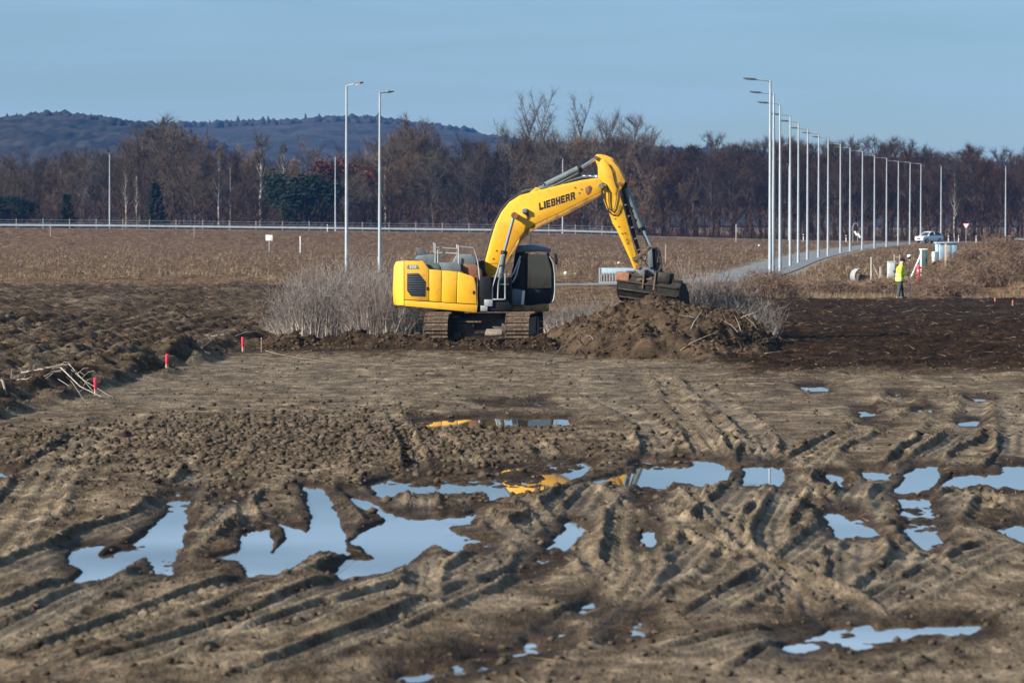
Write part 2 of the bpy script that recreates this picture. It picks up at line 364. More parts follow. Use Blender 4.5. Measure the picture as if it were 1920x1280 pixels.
def poly_sd(P, x, y):
    """signed distance, negative inside, with depth compressed by YS"""
    P = P.copy(); P[:, 1] /= YS; y = y / YS
    d = np.full(x.shape, 1e9); ins = np.zeros(x.shape, bool); n = len(P)
    for i in range(n):
        a, b = P[i], P[(i + 1) % n]; e = b - a; wx, wy = x - a[0], y - a[1]
        t = np.clip((wx * e[0] + wy * e[1]) / (e @ e + 1e-12), 0, 1)
        d = np.minimum(d, (wx - e[0] * t) ** 2 + (wy - e[1] * t) ** 2)
        c = (a[1] > y) != (b[1] > y)
        with np.errstate(divide='ignore', invalid='ignore'):
            ins ^= c & (x < (b[0] - a[0]) * (y - a[1]) / (b[1] - a[1] + 1e-15) + a[0])
    return np.where(ins, -1, 1) * np.sqrt(d)

RUT = [  # pixels along the rut, half width (m), depth, berm height, tread
 ([(1690,728),(1680,755),(1645,787),(1590,817),(1545,842),(1500,872),(1452,925),(1395,985),(1330,1045),(1250,1100)], .30, .05, .13, 1),
 ([(1762,735),(1775,785),(1760,820),(1727,847),(1695,872),(1640,915),(1570,975),(1530,1040),(1500,1110)], .30, .05, .14, 1),
 ([(1830,735),(1825,780),(1795,825),(1750,850),(1702,888),(1650,930),(1610,1000),(1600,1080),(1640,1180)], .28, .05, .15, 0),
 ([(1880,740),(1902,800),(1900,860),(1850,905),(1770,950),(1725,1010),(1700,1080),(1560,1180),(1400,1280)], .30, .05, .15, 0),
 ([(1240,700),(1290,790),(1330,850),(1345,880),(1290,920),(1230,970),(1215,1010),(1220,1060),(1150,1120),(1000,1200),(800,1290)], .26, .05, .16, 1),
 ([(1300,720),(1400,800),(1420,860),(1390,920),(1340,975),(1315,1015),(1260,1065),(1195,1110),(1090,1180),(960,1260)], .27, .06, .16, 0),
 ([(1205,870),(1190,935),(1178,1000),(1182,1050),(1185,1078),(1140,1125),(1050,1190),(930,1290)], .28, .05, .13, 1),
 ([(335,915),(322,975),(262,1032),(180,1078),(60,1135),(-60,1180)], .25, .05, .15, 0),
 ([(320,1000),(300,1060),(180,1112),(40,1185),(-80,1240)], .25, .04, .12, 0),
 ([(590,900),(625,965),(640,1005),(540,1062),(380,1122),(180,1195),(-20,1260)], .26, .05, .15, 1),
 ([(660,905),(780,960),(860,990),(760,1050),(600,1115),(400,1190),(120,1270)], .28, .05, .16, 0),
 ([(1080,965),(1040,995),(985,1035),(930,1075),(820,1130),(640,1210),(420,1290)], .22, .06, .2, 0),
 ([(1140,880),(1060,945),(960,1010),(900,1060),(830,1090),(700,1125),(600,1150),(420,1220)], .25, .05, .17, 0),
 ([(240,780),(165,830),(105,872),(60,930),(10,1000),(-60,1060)], .42, .04, .08, 1),
 ([(1920,1010),(1800,1060),(1680,1120),(1560,1165),(1400,1200),(1200,1260)], .3, .05, .12, 0),
 ([(1950,1110),(1840,1150),(1760,1205),(1650,1265),(1600,1300)], .12, .07, .1, 0),
 ([(1470,1050),(1468,1100),(1465,1180)], .05, .1, .08, 0),
 ([(1500,880),(1470,940),(1440,1000),(1470,1060),(1520,1110)], .2, .05, .17, 0),
 ([(1620,890),(1590,930),(1560,990),(1480,1060),(1380,1120),(1280,1180)], .22, .05, .15, 0),
 ([(400,880),(300,960),(190,1000),(60,1060),(-50,1110)], .3, .05, .1, 0),
 ([(1100,740),(1200,790),(1230,850),(1150,900),(1090,970),(1000,1060)], .26, .05, .12, 0),
]
_r = random.Random(12)
for _k in range(9):                                 # narrower passes that follow the same sweep towards the viewer
    x0 = _r.uniform(-5.5, 6.5); y0, y1 = _r.uniform(28, 44), _r.uniform(52, 84); a_, b_ = _r.uniform(-.11, .03), _r.uniform(-.35, .5)
    RUT.append(([((x0 + a_ * (yy - 50) + b_ * ((yy - 55) / 20) ** 2), yy) for yy in np.linspace(y0, y1, 7)], _r.uniform(.07, .18), .04, _r.uniform(.08, .15), 2))
RUTW = []
for pts, hw, dep, berm, tr in RUT:
    P = np.array(pts if tr == 2 else [gp(*p) for p in pts]); t = np.arange(len(P)); tt = np.linspace(0, len(P) - 1, (len(P) - 1) * 6 + 1)
    Q = np.empty((len(tt), 2))                       # Catmull-Rom through the traced points
    for k, u in enumerate(tt):
        i = min(int(u), len(P) - 2); f = u - i
        p0, p1, p2, p3 = P[max(i - 1, 0)], P[i], P[i + 1], P[min(i + 2, len(P) - 1)]
        Q[k] = .5 * (2 * p1 + (p2 - p0) * f + (2 * p0 - 5 * p1 + 4 * p2 - p3) * f ** 2 + (3 * p1 - p0 - 3 * p2 + p3) * f ** 3)
    RUTW.append((Q, hw, dep, berm, tr))

def line_d(Q, x, y):
    d = np.full(x.shape, 1e9); s = np.zeros(x.shape); acc = 0.0
    for a, b in zip(Q[:-1], Q[1:]):
        e = b - a; L = e @ e
        t = np.clip(((x - a[0]) * e[0] + (y - a[1]) * e[1]) / L, 0, 1)
        q = (x - a[0] - e[0] * t) ** 2 + (y - a[1] - e[1] * t) ** 2
        k = q < d; d = np.where(k, q, d); s = np.where(k, acc + t * L ** .5, s); acc += L ** .5
    return np.sqrt(d), s

def field_edge(y): return np.interp(y, [40, 62, 70, 81, 91, 107, 125, 208], [-30, -14, -9.9, -9.0, -8.4, -7.7, -7.0, -9.0])
def road_z(x): return np.interp(x, [-90, -63, 8, 30, 50, 77], [2.35, 2.2, 1.4, .75, .2, .08])
ROAD = np.array([(-14., 214), (-6, 215), (1, 217.5), (7, 221), (11.2, 228), (14.3, 244), (18.2, 278), (23.0, 325), (27.6, 368), (34.0, 422), (43.6, 496), (52, 547), (60, 592)])
LAMPS = [(15.4, 229), (17.2, 253), (19.2, 275), (22.1, 305), (24.3, 326), (27.0, 351), (29.6, 371), (32, 389), (36, 421), (39, 443), (42.4, 465), (46.8, 496), (50.4, 517), (55, 547), (58.2, 562), (61.6, 579)]

def terrain(x, y, fine=True):
    """height and zone attributes of the ground"""
    n = x.shape
    wob = fbm(x * .5, y * .22, 3, 91)
    fe = field_edge(y) + wob * .5
    fld = sstep(.35, -.35, x - fe) * sstep(60, 70, y) * sstep(212, 204, y + wob * 3)
    mead_start = np.interp(x, [-9, -7, -2, 4, 5.5, 60], [206, 150, 140, 150, 172, 178]) + wob * 4
    mead = sstep(0, 5, y - mead_start) * (1 - fld)
    darkA = sstep(90, 94.5, y + wob * 2 + np.clip(7 - x, 0, 6) * .6) * sstep(4.6, 6.0, x + wob * .6) * (1 - mead)
    darkB = sstep(104, 107.5, y + wob * 1.5) * (1 - mead) * (1 - fld) * sstep(-9, -7.5, x)
    dark = np.clip(np.maximum(darkA, darkB * .85), 0, 1)
    site = (1 - fld) * (1 - mead)
    rough = np.clip(.42 + .6 * fbm(x * .55, y * .18, 3, 12), .14, 1)
    band = sstep(55, 61, y + wob * 4) * sstep(80, 66, y + wob * 5) * sstep(1.6, -1.2, x + wob * 2) * sstep(-9.5, -6.5, x + wob * 2)
    rough = np.maximum(rough, band * .95)
    smoothz = sstep(68, 82, y + wob * 5) * sstep(104, 100, y) * sstep(5.0, 2.5, x + wob)
    rough = rough * (1 - .4 * smoothz)
    near = sstep(40, 30, y); rough = rough * (1 - .35 * near)
    L1 = lumps(x / .30, y / .42, 3, .65); L2 = lumps(x / .13, y / .18, 9, .7)
    L3 = lumps(x / .085, y / .12, 15, .7); CR = crumb(x, y, 400); cl = L1 * .025 + L2 * .035 + L3 * .04 + CR * .12
    base = .035 * fbm(x * .3, y * .12, 3, 5) + .012 * fbm(x * 2.2, y * 1.2, 3, 6)
    rough = rough * (1 - .45 * sstep(.5, 2.5, x) * sstep(96, 80, y)); h = base + cl * rough * site * 1.1
    smooth = np.clip(smoothz * .4 + .35 * (1 - rough), 0, 1) * site
    wet = np.zeros(n)
    # ruts
    if fine:
        bmax = np.zeros(n)
        for k, (Q, hw, dep, berm, tr) in enumerate(RUTW):
            mg = hw * 3 + .3
            sel = np.where((x > Q[:, 0].min() - mg) & (x < Q[:, 0].max() + mg) & (y > Q[:, 1].min() - mg) & (y < Q[:, 1].max() + mg))
            if not len(sel[0]): continue
            xs, ys = x[sel], y[sel]
            d, s = line_d(Q, xs, ys)
            hwv = hw * (1 + .25 * fbm(xs * 1.3, ys * .5, 2, 40 + k))
            m = sstep(1.12, .74, d / hwv)
            bd = d - hwv * 1.12; bshape = np.exp(-(bd / np.where(bd < 0, hwv * .10, hwv * .26)) ** 2)
            bn = np.clip(.75 + .5 * fbm(xs * 1.1, ys * .45, 3, 60 + k), .05, 1.4)
            lump = .6 + .75 * CR[sel] + .25 * L2[sel]
            floor = .022 - dep * .35 + .018 * np.cos(np.minimum(d / hwv, 1) * 9.4) + .02 * fbm(xs * 1.5, ys * .4, 2, 80 + k)
            if tr == 1: floor = floor + .026 * np.sin(s * 2 * pi / .36 + 2 * d / hw) * sstep(1, .6, d / hwv)
            slen = np.linalg.norm(np.diff(Q, axis=0), axis=1).sum(); fade = sstep(0, 2, s) * sstep(0, 2.5, slen - s) * site[sel] * (1 - dark[sel])
            h[sel] = h[sel] * (1 - m * fade) + floor * m * fade; bmax[sel] = np.maximum(bmax[sel] * (1 - m * fade), berm * .95 * bshape * np.minimum(bn, 1) * lump * fade)
            smooth[sel] = np.maximum(np.maximum(smooth[sel], bshape * fade * .75), m * fade * .9)
        cap = .085 + .085 * sstep(33, 55, y); h = np.where(site > .5, (h + bmax), h); h = np.where((site > .5) & (h > 0), cap * np.tanh(h / cap), h)
        sdm = np.full(n, 9.0)
        for k, P in enumerate(PUDW):
            sel = np.where((x > P[:, 0].min() - .5) & (x < P[:, 0].max() + .5) & (y > P[:, 1].min() - 5) & (y < P[:, 1].max() + 5))
            if len(sel[0]): sdm[sel] = np.minimum(sdm[sel], poly_sd(P, x[sel], y[sel]))
        sel = np.where(sdm < 1.0)
        if len(sel[0]):
            xs, ys = x[sel], y[sel]; sd = sdm[sel] - .025 + .07 * fbm(xs * 3.2, ys * .9, 4, 120, .65)
            q = sstep(.03, -.045, sd); damp = .2 + .8 * sstep(0, .25, sd)
            isl = .10 * np.maximum(0, fbm(xs * 1.6, ys * .35, 3, 140) - .42) + cl[sel] * .7 * sstep(.0, .3, fbm(xs * .8, ys * .25, 3, 150))
            h[sel] = (WL + .022 + (np.maximum(h[sel], WL + .022) - WL - .022) * damp) * (1 - q) + (WL - .05 + isl) * q
            smooth[sel] = np.maximum(smooth[sel], sstep(.12, 0, sd) * .7); wet[sel] = sstep(.24, .02, sd)
    # ploughed field
    fx = x - .032 * (y - 80)
    fur = np.abs(((fx / .8 + .35 * fbm(x * .4, y * .1, 2, 31)) % 1) - .5) * 2
    h = h + fld * (.15 * (1 - fur) + crumb(x / 1.6, y / 2.6, 500) * .20 + crumb(x, y, 520) * .12 + lumps(x / .4, y / .7, 21, .5) * .07 + .12 * fbm(x * .5, y * .12, 3, 33) + .02)
    h = h + .34 * np.exp(-((x - fe + 1.0) / .5) ** 2) * sstep(68, 76, y) * sstep(128, 112, y) * (.5 + .6 * vn(x * .7, y * .25, 35))
    # stripped dark ground
    h = h + darkA * (.03 + cl * .8 + .05 * fbm(x * .6, y * .35, 3, 44))
    # soil ridge in front of the machine and the thicket
    ry = 109.6 + .5 * fbm(x * .4, x * 0 + 3, 2, 51)
    rg = (1 - .6 * np.exp(-((x + .9) / 1.5) ** 4)) * np.exp(-((y - ry) / .75) ** 2) * sstep(-7.6, -6.4, x) * sstep(1.6, .8, x)
    h = h + rg * (.26 + .2 * fbm(x * 1.1, y * .6, 3, 52) + crumb(x / 1.3, y / 1.3, 540) * .35)
    # meadow, embankment, mounds
    h = h + mead * (.10 * fbm(x * .25, y * .08, 3, 71) + .09 * fbm(x * 1.2, y * .5, 2, 72) + .04)
    h = h + (road_z(x)) * sstep(530, 590, y)
    for (cx, cy_, hh, sx, sy) in [(27, 205, 1.5, 3.6, 14), (32, 214, 1.9, 3.5, 16), (23.5, 212, .8, 2.5, 10), (19.5, 200, .5, 2, 6), (13.5, 192, .35, 2.6, 7), (10, 180, .35, 1.5, 5)]:
        h = h + hh * np.exp(-((x - cx) / sx) ** 2 - ((y - cy_) / sy) ** 2) * (1 + .35 * fbm(x * .6, y * .3, 3, 75))
    gd, _ = line_d(ROAD, x, y)
    near_road = sstep(4.5, 2.6, gd); h = h * (1 - near_road) + (road_z(x) * sstep(530, 590, y) - .03) * near_road
    gr = sstep(3.6, 2.2, gd + wob * .5) * sstep(200, 208, y)
    zone = np.stack([np.maximum(np.maximum(dark, wet * .85), fld * (.5 + .5 * wob)), mead * .95, smooth, gr], -1)
    return h, zone, fld, mead

def hgt(x, y):
    h, _, _, _ = terrain(np.array([float(x)]), np.array([float(y)])); return float(h[0])

def graded(a, b, d, ext, k=22):
    core = np.arange(a, b + d / 2, d); t = (np.linspace(0, 1, k + 1)[1:]) ** 2.2
    return np.concatenate([(a - ext * t - d * np.arange(1, k + 1))[::-1], core, b + ext * t + d * np.arange(1, k + 1)])

patches = [  # x range, dx, lateral extension, rows
 (-10.2, 10.2, .038, 60, np.concatenate([np.array([-20, -5, 8, 16, 21, 24, 25.5]), np.arange(26.5, 66.01, .055)])),
 (-19, 19, .10, 80, np.arange(66, 138.01, .12)),
 (-36, 40, .26, 110, np.arange(138, 240.1, .34)),
 (-105, 110, 1.1, 160, np.concatenate([np.arange(240, 600, 1.5), np.arange(600, 860.1, 5)])),
]
buck = {'ground': [[], [], [], 0], 'ploughed_field': [[], [], [], 0], 'meadow': [[], [], [], 0]}
for (a, b, d, ext, ys) in patches:
    xs = graded(a, b, d, ext); X, Y = np.meshgrid(xs, ys)
    h, zone, fld, mead = terrain(X, Y)
    ny, nx = X.shape; idx = np.arange(ny * nx).reshape(ny, nx)
    q = np.stack([idx[:-1, :-1], idx[:-1, 1:], idx[1:, 1:], idx[1:, :-1]], -1).reshape(-1, 4)
    V = np.stack([X, Y, h], -1).reshape(-1, 3); Z = zone.reshape(-1, 4)
    fc, mc = fld.ravel()[q].mean(1), mead.ravel()[q].mean(1)
    cls = np.where(fc > .5, 1, np.where(mc > .5, 2, 0))
    for ci, nm in enumerate(buck):
        qq = q[cls == ci]
        if not len(qq): continue
        used, inv = np.unique(qq, return_inverse=True)
        B = buck[nm]; B[0].append(V[used]); B[1].append(inv.reshape(-1, 4) + B[3]); B[2].append(Z[used]); B[3] += len(used)
for nm, (Vs, Qs, Zs, _) in buck.items():
    me = np_mesh(nm, np.concatenate(Vs), np.concatenate(Qs), M['soil'], False, 4)
    at = me.attributes.new('zone', 'FLOAT_COLOR', 'POINT'); at.data.foreach_set('color', np.concatenate(Zs).astype(np.float32).ravel())
    o = link_mesh(nm, me)
    tag(o, {'ground': 'rutted brown building site mud with stripped dark soil', 'ploughed_field': 'ploughed brown field beside the site', 'meadow': 'dry brown meadow and verge behind the site'}[nm], nm.replace('_', ' '), kind='structure')
# the plain below and beyond
V = [(-5000, -400, -.6), (5000, -400, -.6), (5000, 8000, -.6), (-5000, 8000, -.6)]
o = link_mesh('terrain', np_mesh('terrain', V, [(0, 1, 2, 3)], mat('far_field', (.13, .10, .07), .95, var=.3, vscale=.01), nper=4)); tag(o, 'flat brown plain out to the hills', 'terrain', kind='structure')

for k, P in enumerate(PUDW):
    c = P.mean(0); big = []
    for a in np.linspace(0, 2 * pi, 28, endpoint=False):
        dr = np.array([cos(a), sin(a) * YS]); r = max(0.0, max(((P - c) / np.array([1, YS])) @ np.array([cos(a), sin(a)])))
        big.append((c[0] + dr[0] * (r + .12), c[1] + dr[1] * (r + .12), WL - .0015 * (k % 5)))
    mb = MB(); mb.add(big, [tuple(range(len(big)))])
    o = mb.build('puddle', M['water']); tag(o, 'muddy puddle mirroring the blue sky in the ruts', 'puddle', 'puddles in the ruts', 'structure')

# access road and cross road
def ribbon(name, line, hw, m, dz, zf):
    L = np.array(line, float); d = np.gradient(L, axis=0); d /= np.linalg.norm(d, axis=1)[:, None]; nrm = np.stack([-d[:, 1], d[:, 0]], 1)
    V = []; Q = []
    for i in range(len(L)):
        for s in (-1, -.5, 0, .5, 1):
            p = L[i] + nrm[i] * hw * s; V.append((p[0], p[1], zf(p[0], p[1]) + dz + .05 * (1 - s * s)))
    for i in range(len(L) - 1):
        for j in range(4): a = i * 5 + j; Q.append((a, a + 1, a + 6, a + 5))
    return link_mesh(name, np_mesh(name, V, Q, m, True, 4))
rz = lambda x, y: float(road_z(x) * sstep(530, 590, np.array(y)))
tt = np.linspace(0, len(ROAD) - 1, 90); RD = np.stack([np.interp(tt, np.arange(len(ROAD)), ROAD[:, i]) for i in (0, 1)], 1)
RD = np.array([RD[max(0, i - 3):i + 4].mean(0) for i in range(len(RD))])
asph = mat('pale_asphalt', (.125, .13, .135), .85, var=.2, vscale=.3)
tag(ribbon('road', RD, 2.3, asph, .02, rz), 'pale grey access road lined by lamps', 'road', kind='structure')
XR = [(x, 599 + .004 * x) for x in np.linspace(-160, 160, 60)]
tag(ribbon('road', XR, 3.6, asph, .08, lambda x, y: float(road_z(x))), 'raised cross road in front of the wood', 'road', kind='structure')

# ------------------------------------------------------------------ hills
def hill(name, prof, Ycrest, Yfoot, seed, label, m, zoff=0):
    px = np.array([p[0] for p in prof], float); py = np.array([p[1] for p in prof], float)
    xc = (px - 960) * Ycrest / F; zc = CH + (HZ - py) * Ycrest / F + zoff
    xs = np.linspace(xc.min(), xc.max(), 460); ts = np.concatenate([np.linspace(0, 1, 80), np.linspace(1, 1.5, 8)[1:]])
    X, T = np.meshgrid(xs, ts); Y = Yfoot + (Ycrest - Yfoot) * T
    prof_ = np.where(T <= 1, sstep(-.15, 1.02, T) ** 1.2, 1 - (T - 1) * .8)
    Z = np.interp(X, xc, zc) * prof_ + 5 * fbm(X * .006, Y * .006, 4, seed) * np.clip(prof_, 0, 1) - 1 + (lumps(X / 7, Y / 16, seed + 60, .9) * 2.0 + lumps(X / 4.5, Y / 12, seed + 70, .85) * 1.4) * sstep(.05, .2, T)
    ny, nx = X.shape; idx = np.arange(ny * nx).reshape(ny, nx)
    q = np.stack([idx[:-1, :-1], idx[:-1, 1:], idx[1:, 1:], idx[1:, :-1]], -1).reshape(-1, 4)
    o = link_mesh(name, np_mesh(name, np.stack([X, Y, Z], -1).reshape(-1, 3), q, m, True, 4)); tag(o, label, 'hill', kind='structure')
    return X, Y, Z
ICO = None
def ico_base():
    global ICO
    if ICO is None:
        bm = bmesh.new(); bmesh.ops.create_icosphere(bm, subdivisions=1, radius=1)
        ICO = (np.array([v.co[:] for v in bm.verts]), np.array([[v.index for v in f.verts] for f in bm.faces])); bm.free()
    return ICO
def blobs(P, S, rough=.35, seed=0):
    """many small uneven lumps: P centres (n,3), S sizes (n,3)"""
    B, T = ico_base(); r = np.random.default_rng(seed); n = len(P); k = len(B)
    a = r.uniform(0, 2 * pi, n); R = 1 + rough * r.uniform(-1, 1, (n, k))
    b = B[None] * R[..., None] * S[:, None, :]
    x = b[..., 0] * np.cos(a)[:, None] - b[..., 1] * np.sin(a)[:, None]; y = b[..., 0] * np.sin(a)[:, None] + b[..., 1] * np.cos(a)[:, None]
    V = np.stack([x, y, b[..., 2]], -1) + P[:, None, :]
    return V.reshape(-1, 3), (T[None] + (np.arange(n) * k)[:, None, None]).reshape(-1, 3)

hill_m = mat('wooded_hillside', (.034, .030, .026), .95, c2=(.006, .008, .008), vscale=.03)
far_prof = [(-700,262),(-300,250),(0,244),(120,240),(300,246),(420,241),(470,236),(520,232),(600,227),(650,225),(720,231),(760,236),(800,240),(870,250),(930,261),(1000,272),(1100,284),(1250,290),(1400,297),(1920,318),(2600,345)]
near_prof = [(-700,250),(-300,240),(-60,236),(0,234),(40,224),(100,215),(150,219),(200,224),(260,238),(330,252),(400,275),(470,300),(560,330),(700,372),(900,404)]
H1 = hill('hill', far_prof, 3300, 2100, 3, 'long blue wooded ridge along the skyline', hill_m)
H2 = hill('hill', near_prof, 2500, 1500, 5, 'darker blue wooded hill at the left end of the skyline', hill_m)
rr = np.random.default_rng(11); PP_, SS_ = [], []
for (X, Y, Z), n, s in ((H1, 2600, 5.2), (H2, 2200, 4.4)):
    i = rr.integers(77, 81, n); j = rr.integers(0, X.shape[1] - 1, n)
    x, y, z = X[i, j] + rr.normal(0, 4, n), Y[i, j] + rr.normal(0, 8, n), Z[i, j]
    sz = s * rr.uniform(.6, 1.15, n); con = rr.random(n) < .05
    PP_.append(np.stack([x, y, z + sz * .1], -1)); SS_.append(np.stack([sz * np.where(con, .45, 1), sz * np.where(con, .45, 1), sz * np.where(con, 1.5, .9)], -1))
V, T = blobs(np.concatenate(PP_), np.concatenate(SS_), .22, 2)
fm = mat('far_woodland', (.028, .025, .022), .95, c2=(.012, .014, .013), vscale=.006)
tag(link_mesh('forest', np_mesh('forest', V, T, fm, True)), 'bare winter woodland covering the blue hills', 'forest', kind='stuff')

# ------------------------------------------------------------------ bare trees
class TS:
    """collects tapering triangles (twigs)"""
    def __init__(s): s.V = []; s.T = []; s.n = 0
    def add(s, A, B, wa, rng):
        A, B = np.asarray(A, float), np.asarray(B, float); n = len(A)
        d = B - A; u = np.cross(d, rng.normal(0, 1, (n, 3))); u /= np.linalg.norm(u, axis=1)[:, None] + 1e-9
        wa = np.broadcast_to(np.asarray(wa, float), (n,))[:, None]
        V = np.stack([A - u * wa / 2, A + u * wa / 2, B], 1).reshape(-1, 3)
        s.V.append(V); s.T.append(np.arange(3 * n).reshape(-1, 3) + s.n); s.n += 3 * n
    def mesh(s, name, m): return np_mesh(name, np.concatenate(s.V), np.concatenate(s.T), m)

def tree_meshes(name, H, spread, base, shape, bark, crown, seed, limbs=16, sub=9, tw=9, twl=1.0, up=.55, tww=.05):
    r = np.random.default_rng(seed); tr = MB(); ts = TS()
    k = 6; zs = np.linspace(0, H * .92, k); off = np.cumsum(r.normal(0, H * .012, (k, 2)), 0); off[0] = 0
    tp = np.column_stack([off, zs]); tr.tube(tp, list(np.linspace(H * .016 + .05, .03, k)), 6)
    for i in range(limbs):
        t = base + (1 - base) * ((i + r.random()) / limbs); z = t * H * .92
        p0 = np.array([np.interp(z, zs, tp[:, 0]), np.interp(z, zs, tp[:, 1]), z]); a = i * 2.4 + r.normal(0, .4)
        prof = {'round': math.sqrt(max(.05, 1 - (2 * (t - .55)) ** 2)), 'upright': .45 + .55 * (1 - t) ** .5 * (.6 + .8 * r.random()), 'cone': 1.15 - t, 'fan': .45 + .75 * t}[shape]
        ln = spread * prof * r.uniform(.7, 1.15); el = up + .35 * t + r.normal(0, .12)
        d = np.array([cos(a) * cos(el), sin(a) * cos(el), sin(el)]); d2 = d + np.array([0, 0, .35]); d2 /= np.linalg.norm(d2)
        p1 = p0 + d * ln * .5; p2 = p1 + d2 * ln * .5
        r0 = H * .006 * (1.3 - t) + .03; tr.tube([p0, p1, p2], [r0, r0 * .6, .015], 4, False)
        for j in range(sub):
            u = .15 + .85 * (j + r.random()) / sub; q0 = p0 + (p1 - p0) * min(1, u * 2) + (p2 - p1) * max(0, u * 2 - 1)
            dd = d2 + r.normal(0, .6, 3); dd[2] += .25; dd /= np.linalg.norm(dd); sl = ln * .42 * (1.15 - u * .5) * r.uniform(.6, 1.2)
            q1 = q0 + dd * sl; ts.add([q0, q0], [q1, q1], .07 + tww * .4, r)
            n = tw; v = r.uniform(.1, 1.0, n)[:, None]; s0 = q0 + (q1 - q0) * v
            e = dd + r.normal(0, .6, (n, 3)); e[:, 2] += .2; e /= np.linalg.norm(e, axis=1)[:, None]
            s1 = s0 + e * (twl * r.uniform(.5, 1.3, n))[:, None]; ts.add(s0, s1, tww, r)
            e2 = e + r.normal(0, .6, (n, 3)); m_ = s0 + (s1 - s0) * .5; ts.add(m_, m_ + e2 * twl * .5, tww * .8, r)
    return tr, ts, bark, crown

def leafy_meshes(name, H, spread, shape, bark, crown, seed, n=5200):
    r = np.random.default_rng(seed); tr = MB(); ts = TS(); tr.tube([(0, 0, 0), (0, 0, H * .5), (.2, .1, H * .95)], [H * .02, H * .012, .03], 6)
    if shape == 'cone':
        t = r.random(n) ** .8; rad = spread * (1 - t) * np.sqrt(r.random(n)) * (1 + .25 * np.sin(t * 40)); z = H * (.06 + .94 * t)
    else:
        nc = 34; cc = r.normal(0, 1, (nc, 3)); cc /= np.linalg.norm(cc, axis=1)[:, None]; cc *= (r.random((nc, 1)) ** .4); pick = r.integers(0, nc, n)
        g = cc[pick] + r.normal(0, .14, (n, 3)); A = np.column_stack([g[:, 0] * spread, g[:, 1] * spread, H * .58 + g[:, 2] * H * .4]); A[:, 2] = np.maximum(A[:, 2], .3)
    if shape == 'cone':
        a = r.uniform(0, 2 * pi, n); A = np.column_stack([rad * np.cos(a), rad * np.sin(a), z])
    d = r.normal(0, 1, (n, 3)); d /= np.linalg.norm(d, axis=1)[:, None]; d[:, 2] *= .6
    ts.add(A, A + d * r.uniform(.35, .8, n)[:, None], r.uniform(.18, .4, n), r)
    return tr, ts, bark, crown

PROTO = {}
def proto(key, args):
    tr, ts, bark, crown = args
    root = empty('bare_tree', (0, -60, -40)); tr.build('trunk', M[bark], root, smooth=True); link_mesh('crown', ts.mesh('crown', M[crown]), root)
    PROTO[key] = root
T_ = tree_meshes
proto('alder1', T_('a', 16, 4.2, .22, 'round', 'bark_dark', 'crown_red', 1, 22, 9, 9, 1.1, .5))
proto('alder2', T_('a', 15, 3.8, .18, 'round', 'bark_dark', 'crown_red', 2, 22, 9, 9, 1.1, .6))
proto('alder3', T_('a', 17, 3.6, .3, 'round', 'bark_dark', 'crown_red', 3, 22, 9, 9, 1.0, .5))
proto('grey1', T_('a', 15, 5.0, .2, 'round', 'bark', 'crown_grey', 4, 22, 9, 9, 1.2, .5))
proto('grey2', T_('a', 13, 4.4, .12, 'fan', 'bark', 'crown_grey', 5, 22, 9, 9, 1.1, .6))
proto('tan1', T_('a', 12, 4.2, .1, 'round', 'bark', 'crown_tan', 6, 22, 9, 9, 1.1, .6))
proto('tan2', T_('a', 10, 3.6, .06, 'fan', 'bark', 'crown_tan', 7, 20, 9, 9, 1.0, .7))
proto('tall', T_('a', 24, 6.0, .38, 'round', 'bark', 'crown_grey', 8, 26, 9, 9, 1.2, .35))
proto('poplar', T_('a', 24, 5.0, .30, 'fan', 'bark', 'crown_grey', 9, 24, 8, 8, 1.2, .8))
proto('birch1', T_('a', 14, 3.4, .35, 'upright', 'bark_white', 'crown_grey', 10, 16, 7, 7, 1.0, .8))
proto('birch2', T_('a', 16, 3.0, .4, 'round', 'bark_white', 'crown_grey', 12, 16, 7, 7, 1.0, .8))
proto('pine', leafy_meshes('p', 10, 4.6, 'round', 'bark_dark', 'needle', 13, 7000))
proto('spruce', leafy_meshes('p', 7, 2.0, 'cone', 'bark_dark', 'needle', 14, 3800))
proto('rusty', leafy_meshes('p', 11, 4.6, 'round', 'bark_dark', 'crown_rust', 15, 7500))

def put_tree(key, px, Y, top=None, label=None, group=None, name='bare_tree', wx=1.0):
    o = copy_tree(PROTO[key]); o.name = name; x = (px - 960) * Y / F; z = float(road_z(x)) * .6 - .1
    H0 = {'alder1': 16, 'alder2': 15, 'alder3': 17, 'grey1': 15, 'grey2': 13, 'tan1': 12, 'tan2': 10, 'tall': 24, 'poplar': 24, 'birch1': 14, 'birch2': 16, 'pine': 10, 'spruce': 7, 'rusty': 11}[key]
    s = 1.0
    if top is not None: s = ((HZ - top) * Y / F + CH - z) / H0
    sx = s * wx * random.uniform(.9, 1.1)
    o.location = (x, Y, z); o.scale = (sx, sx, s); o.rotation_euler = (0, 0, random.uniform(0, 6.28))
    tag(o, label, 'tree', group); return o

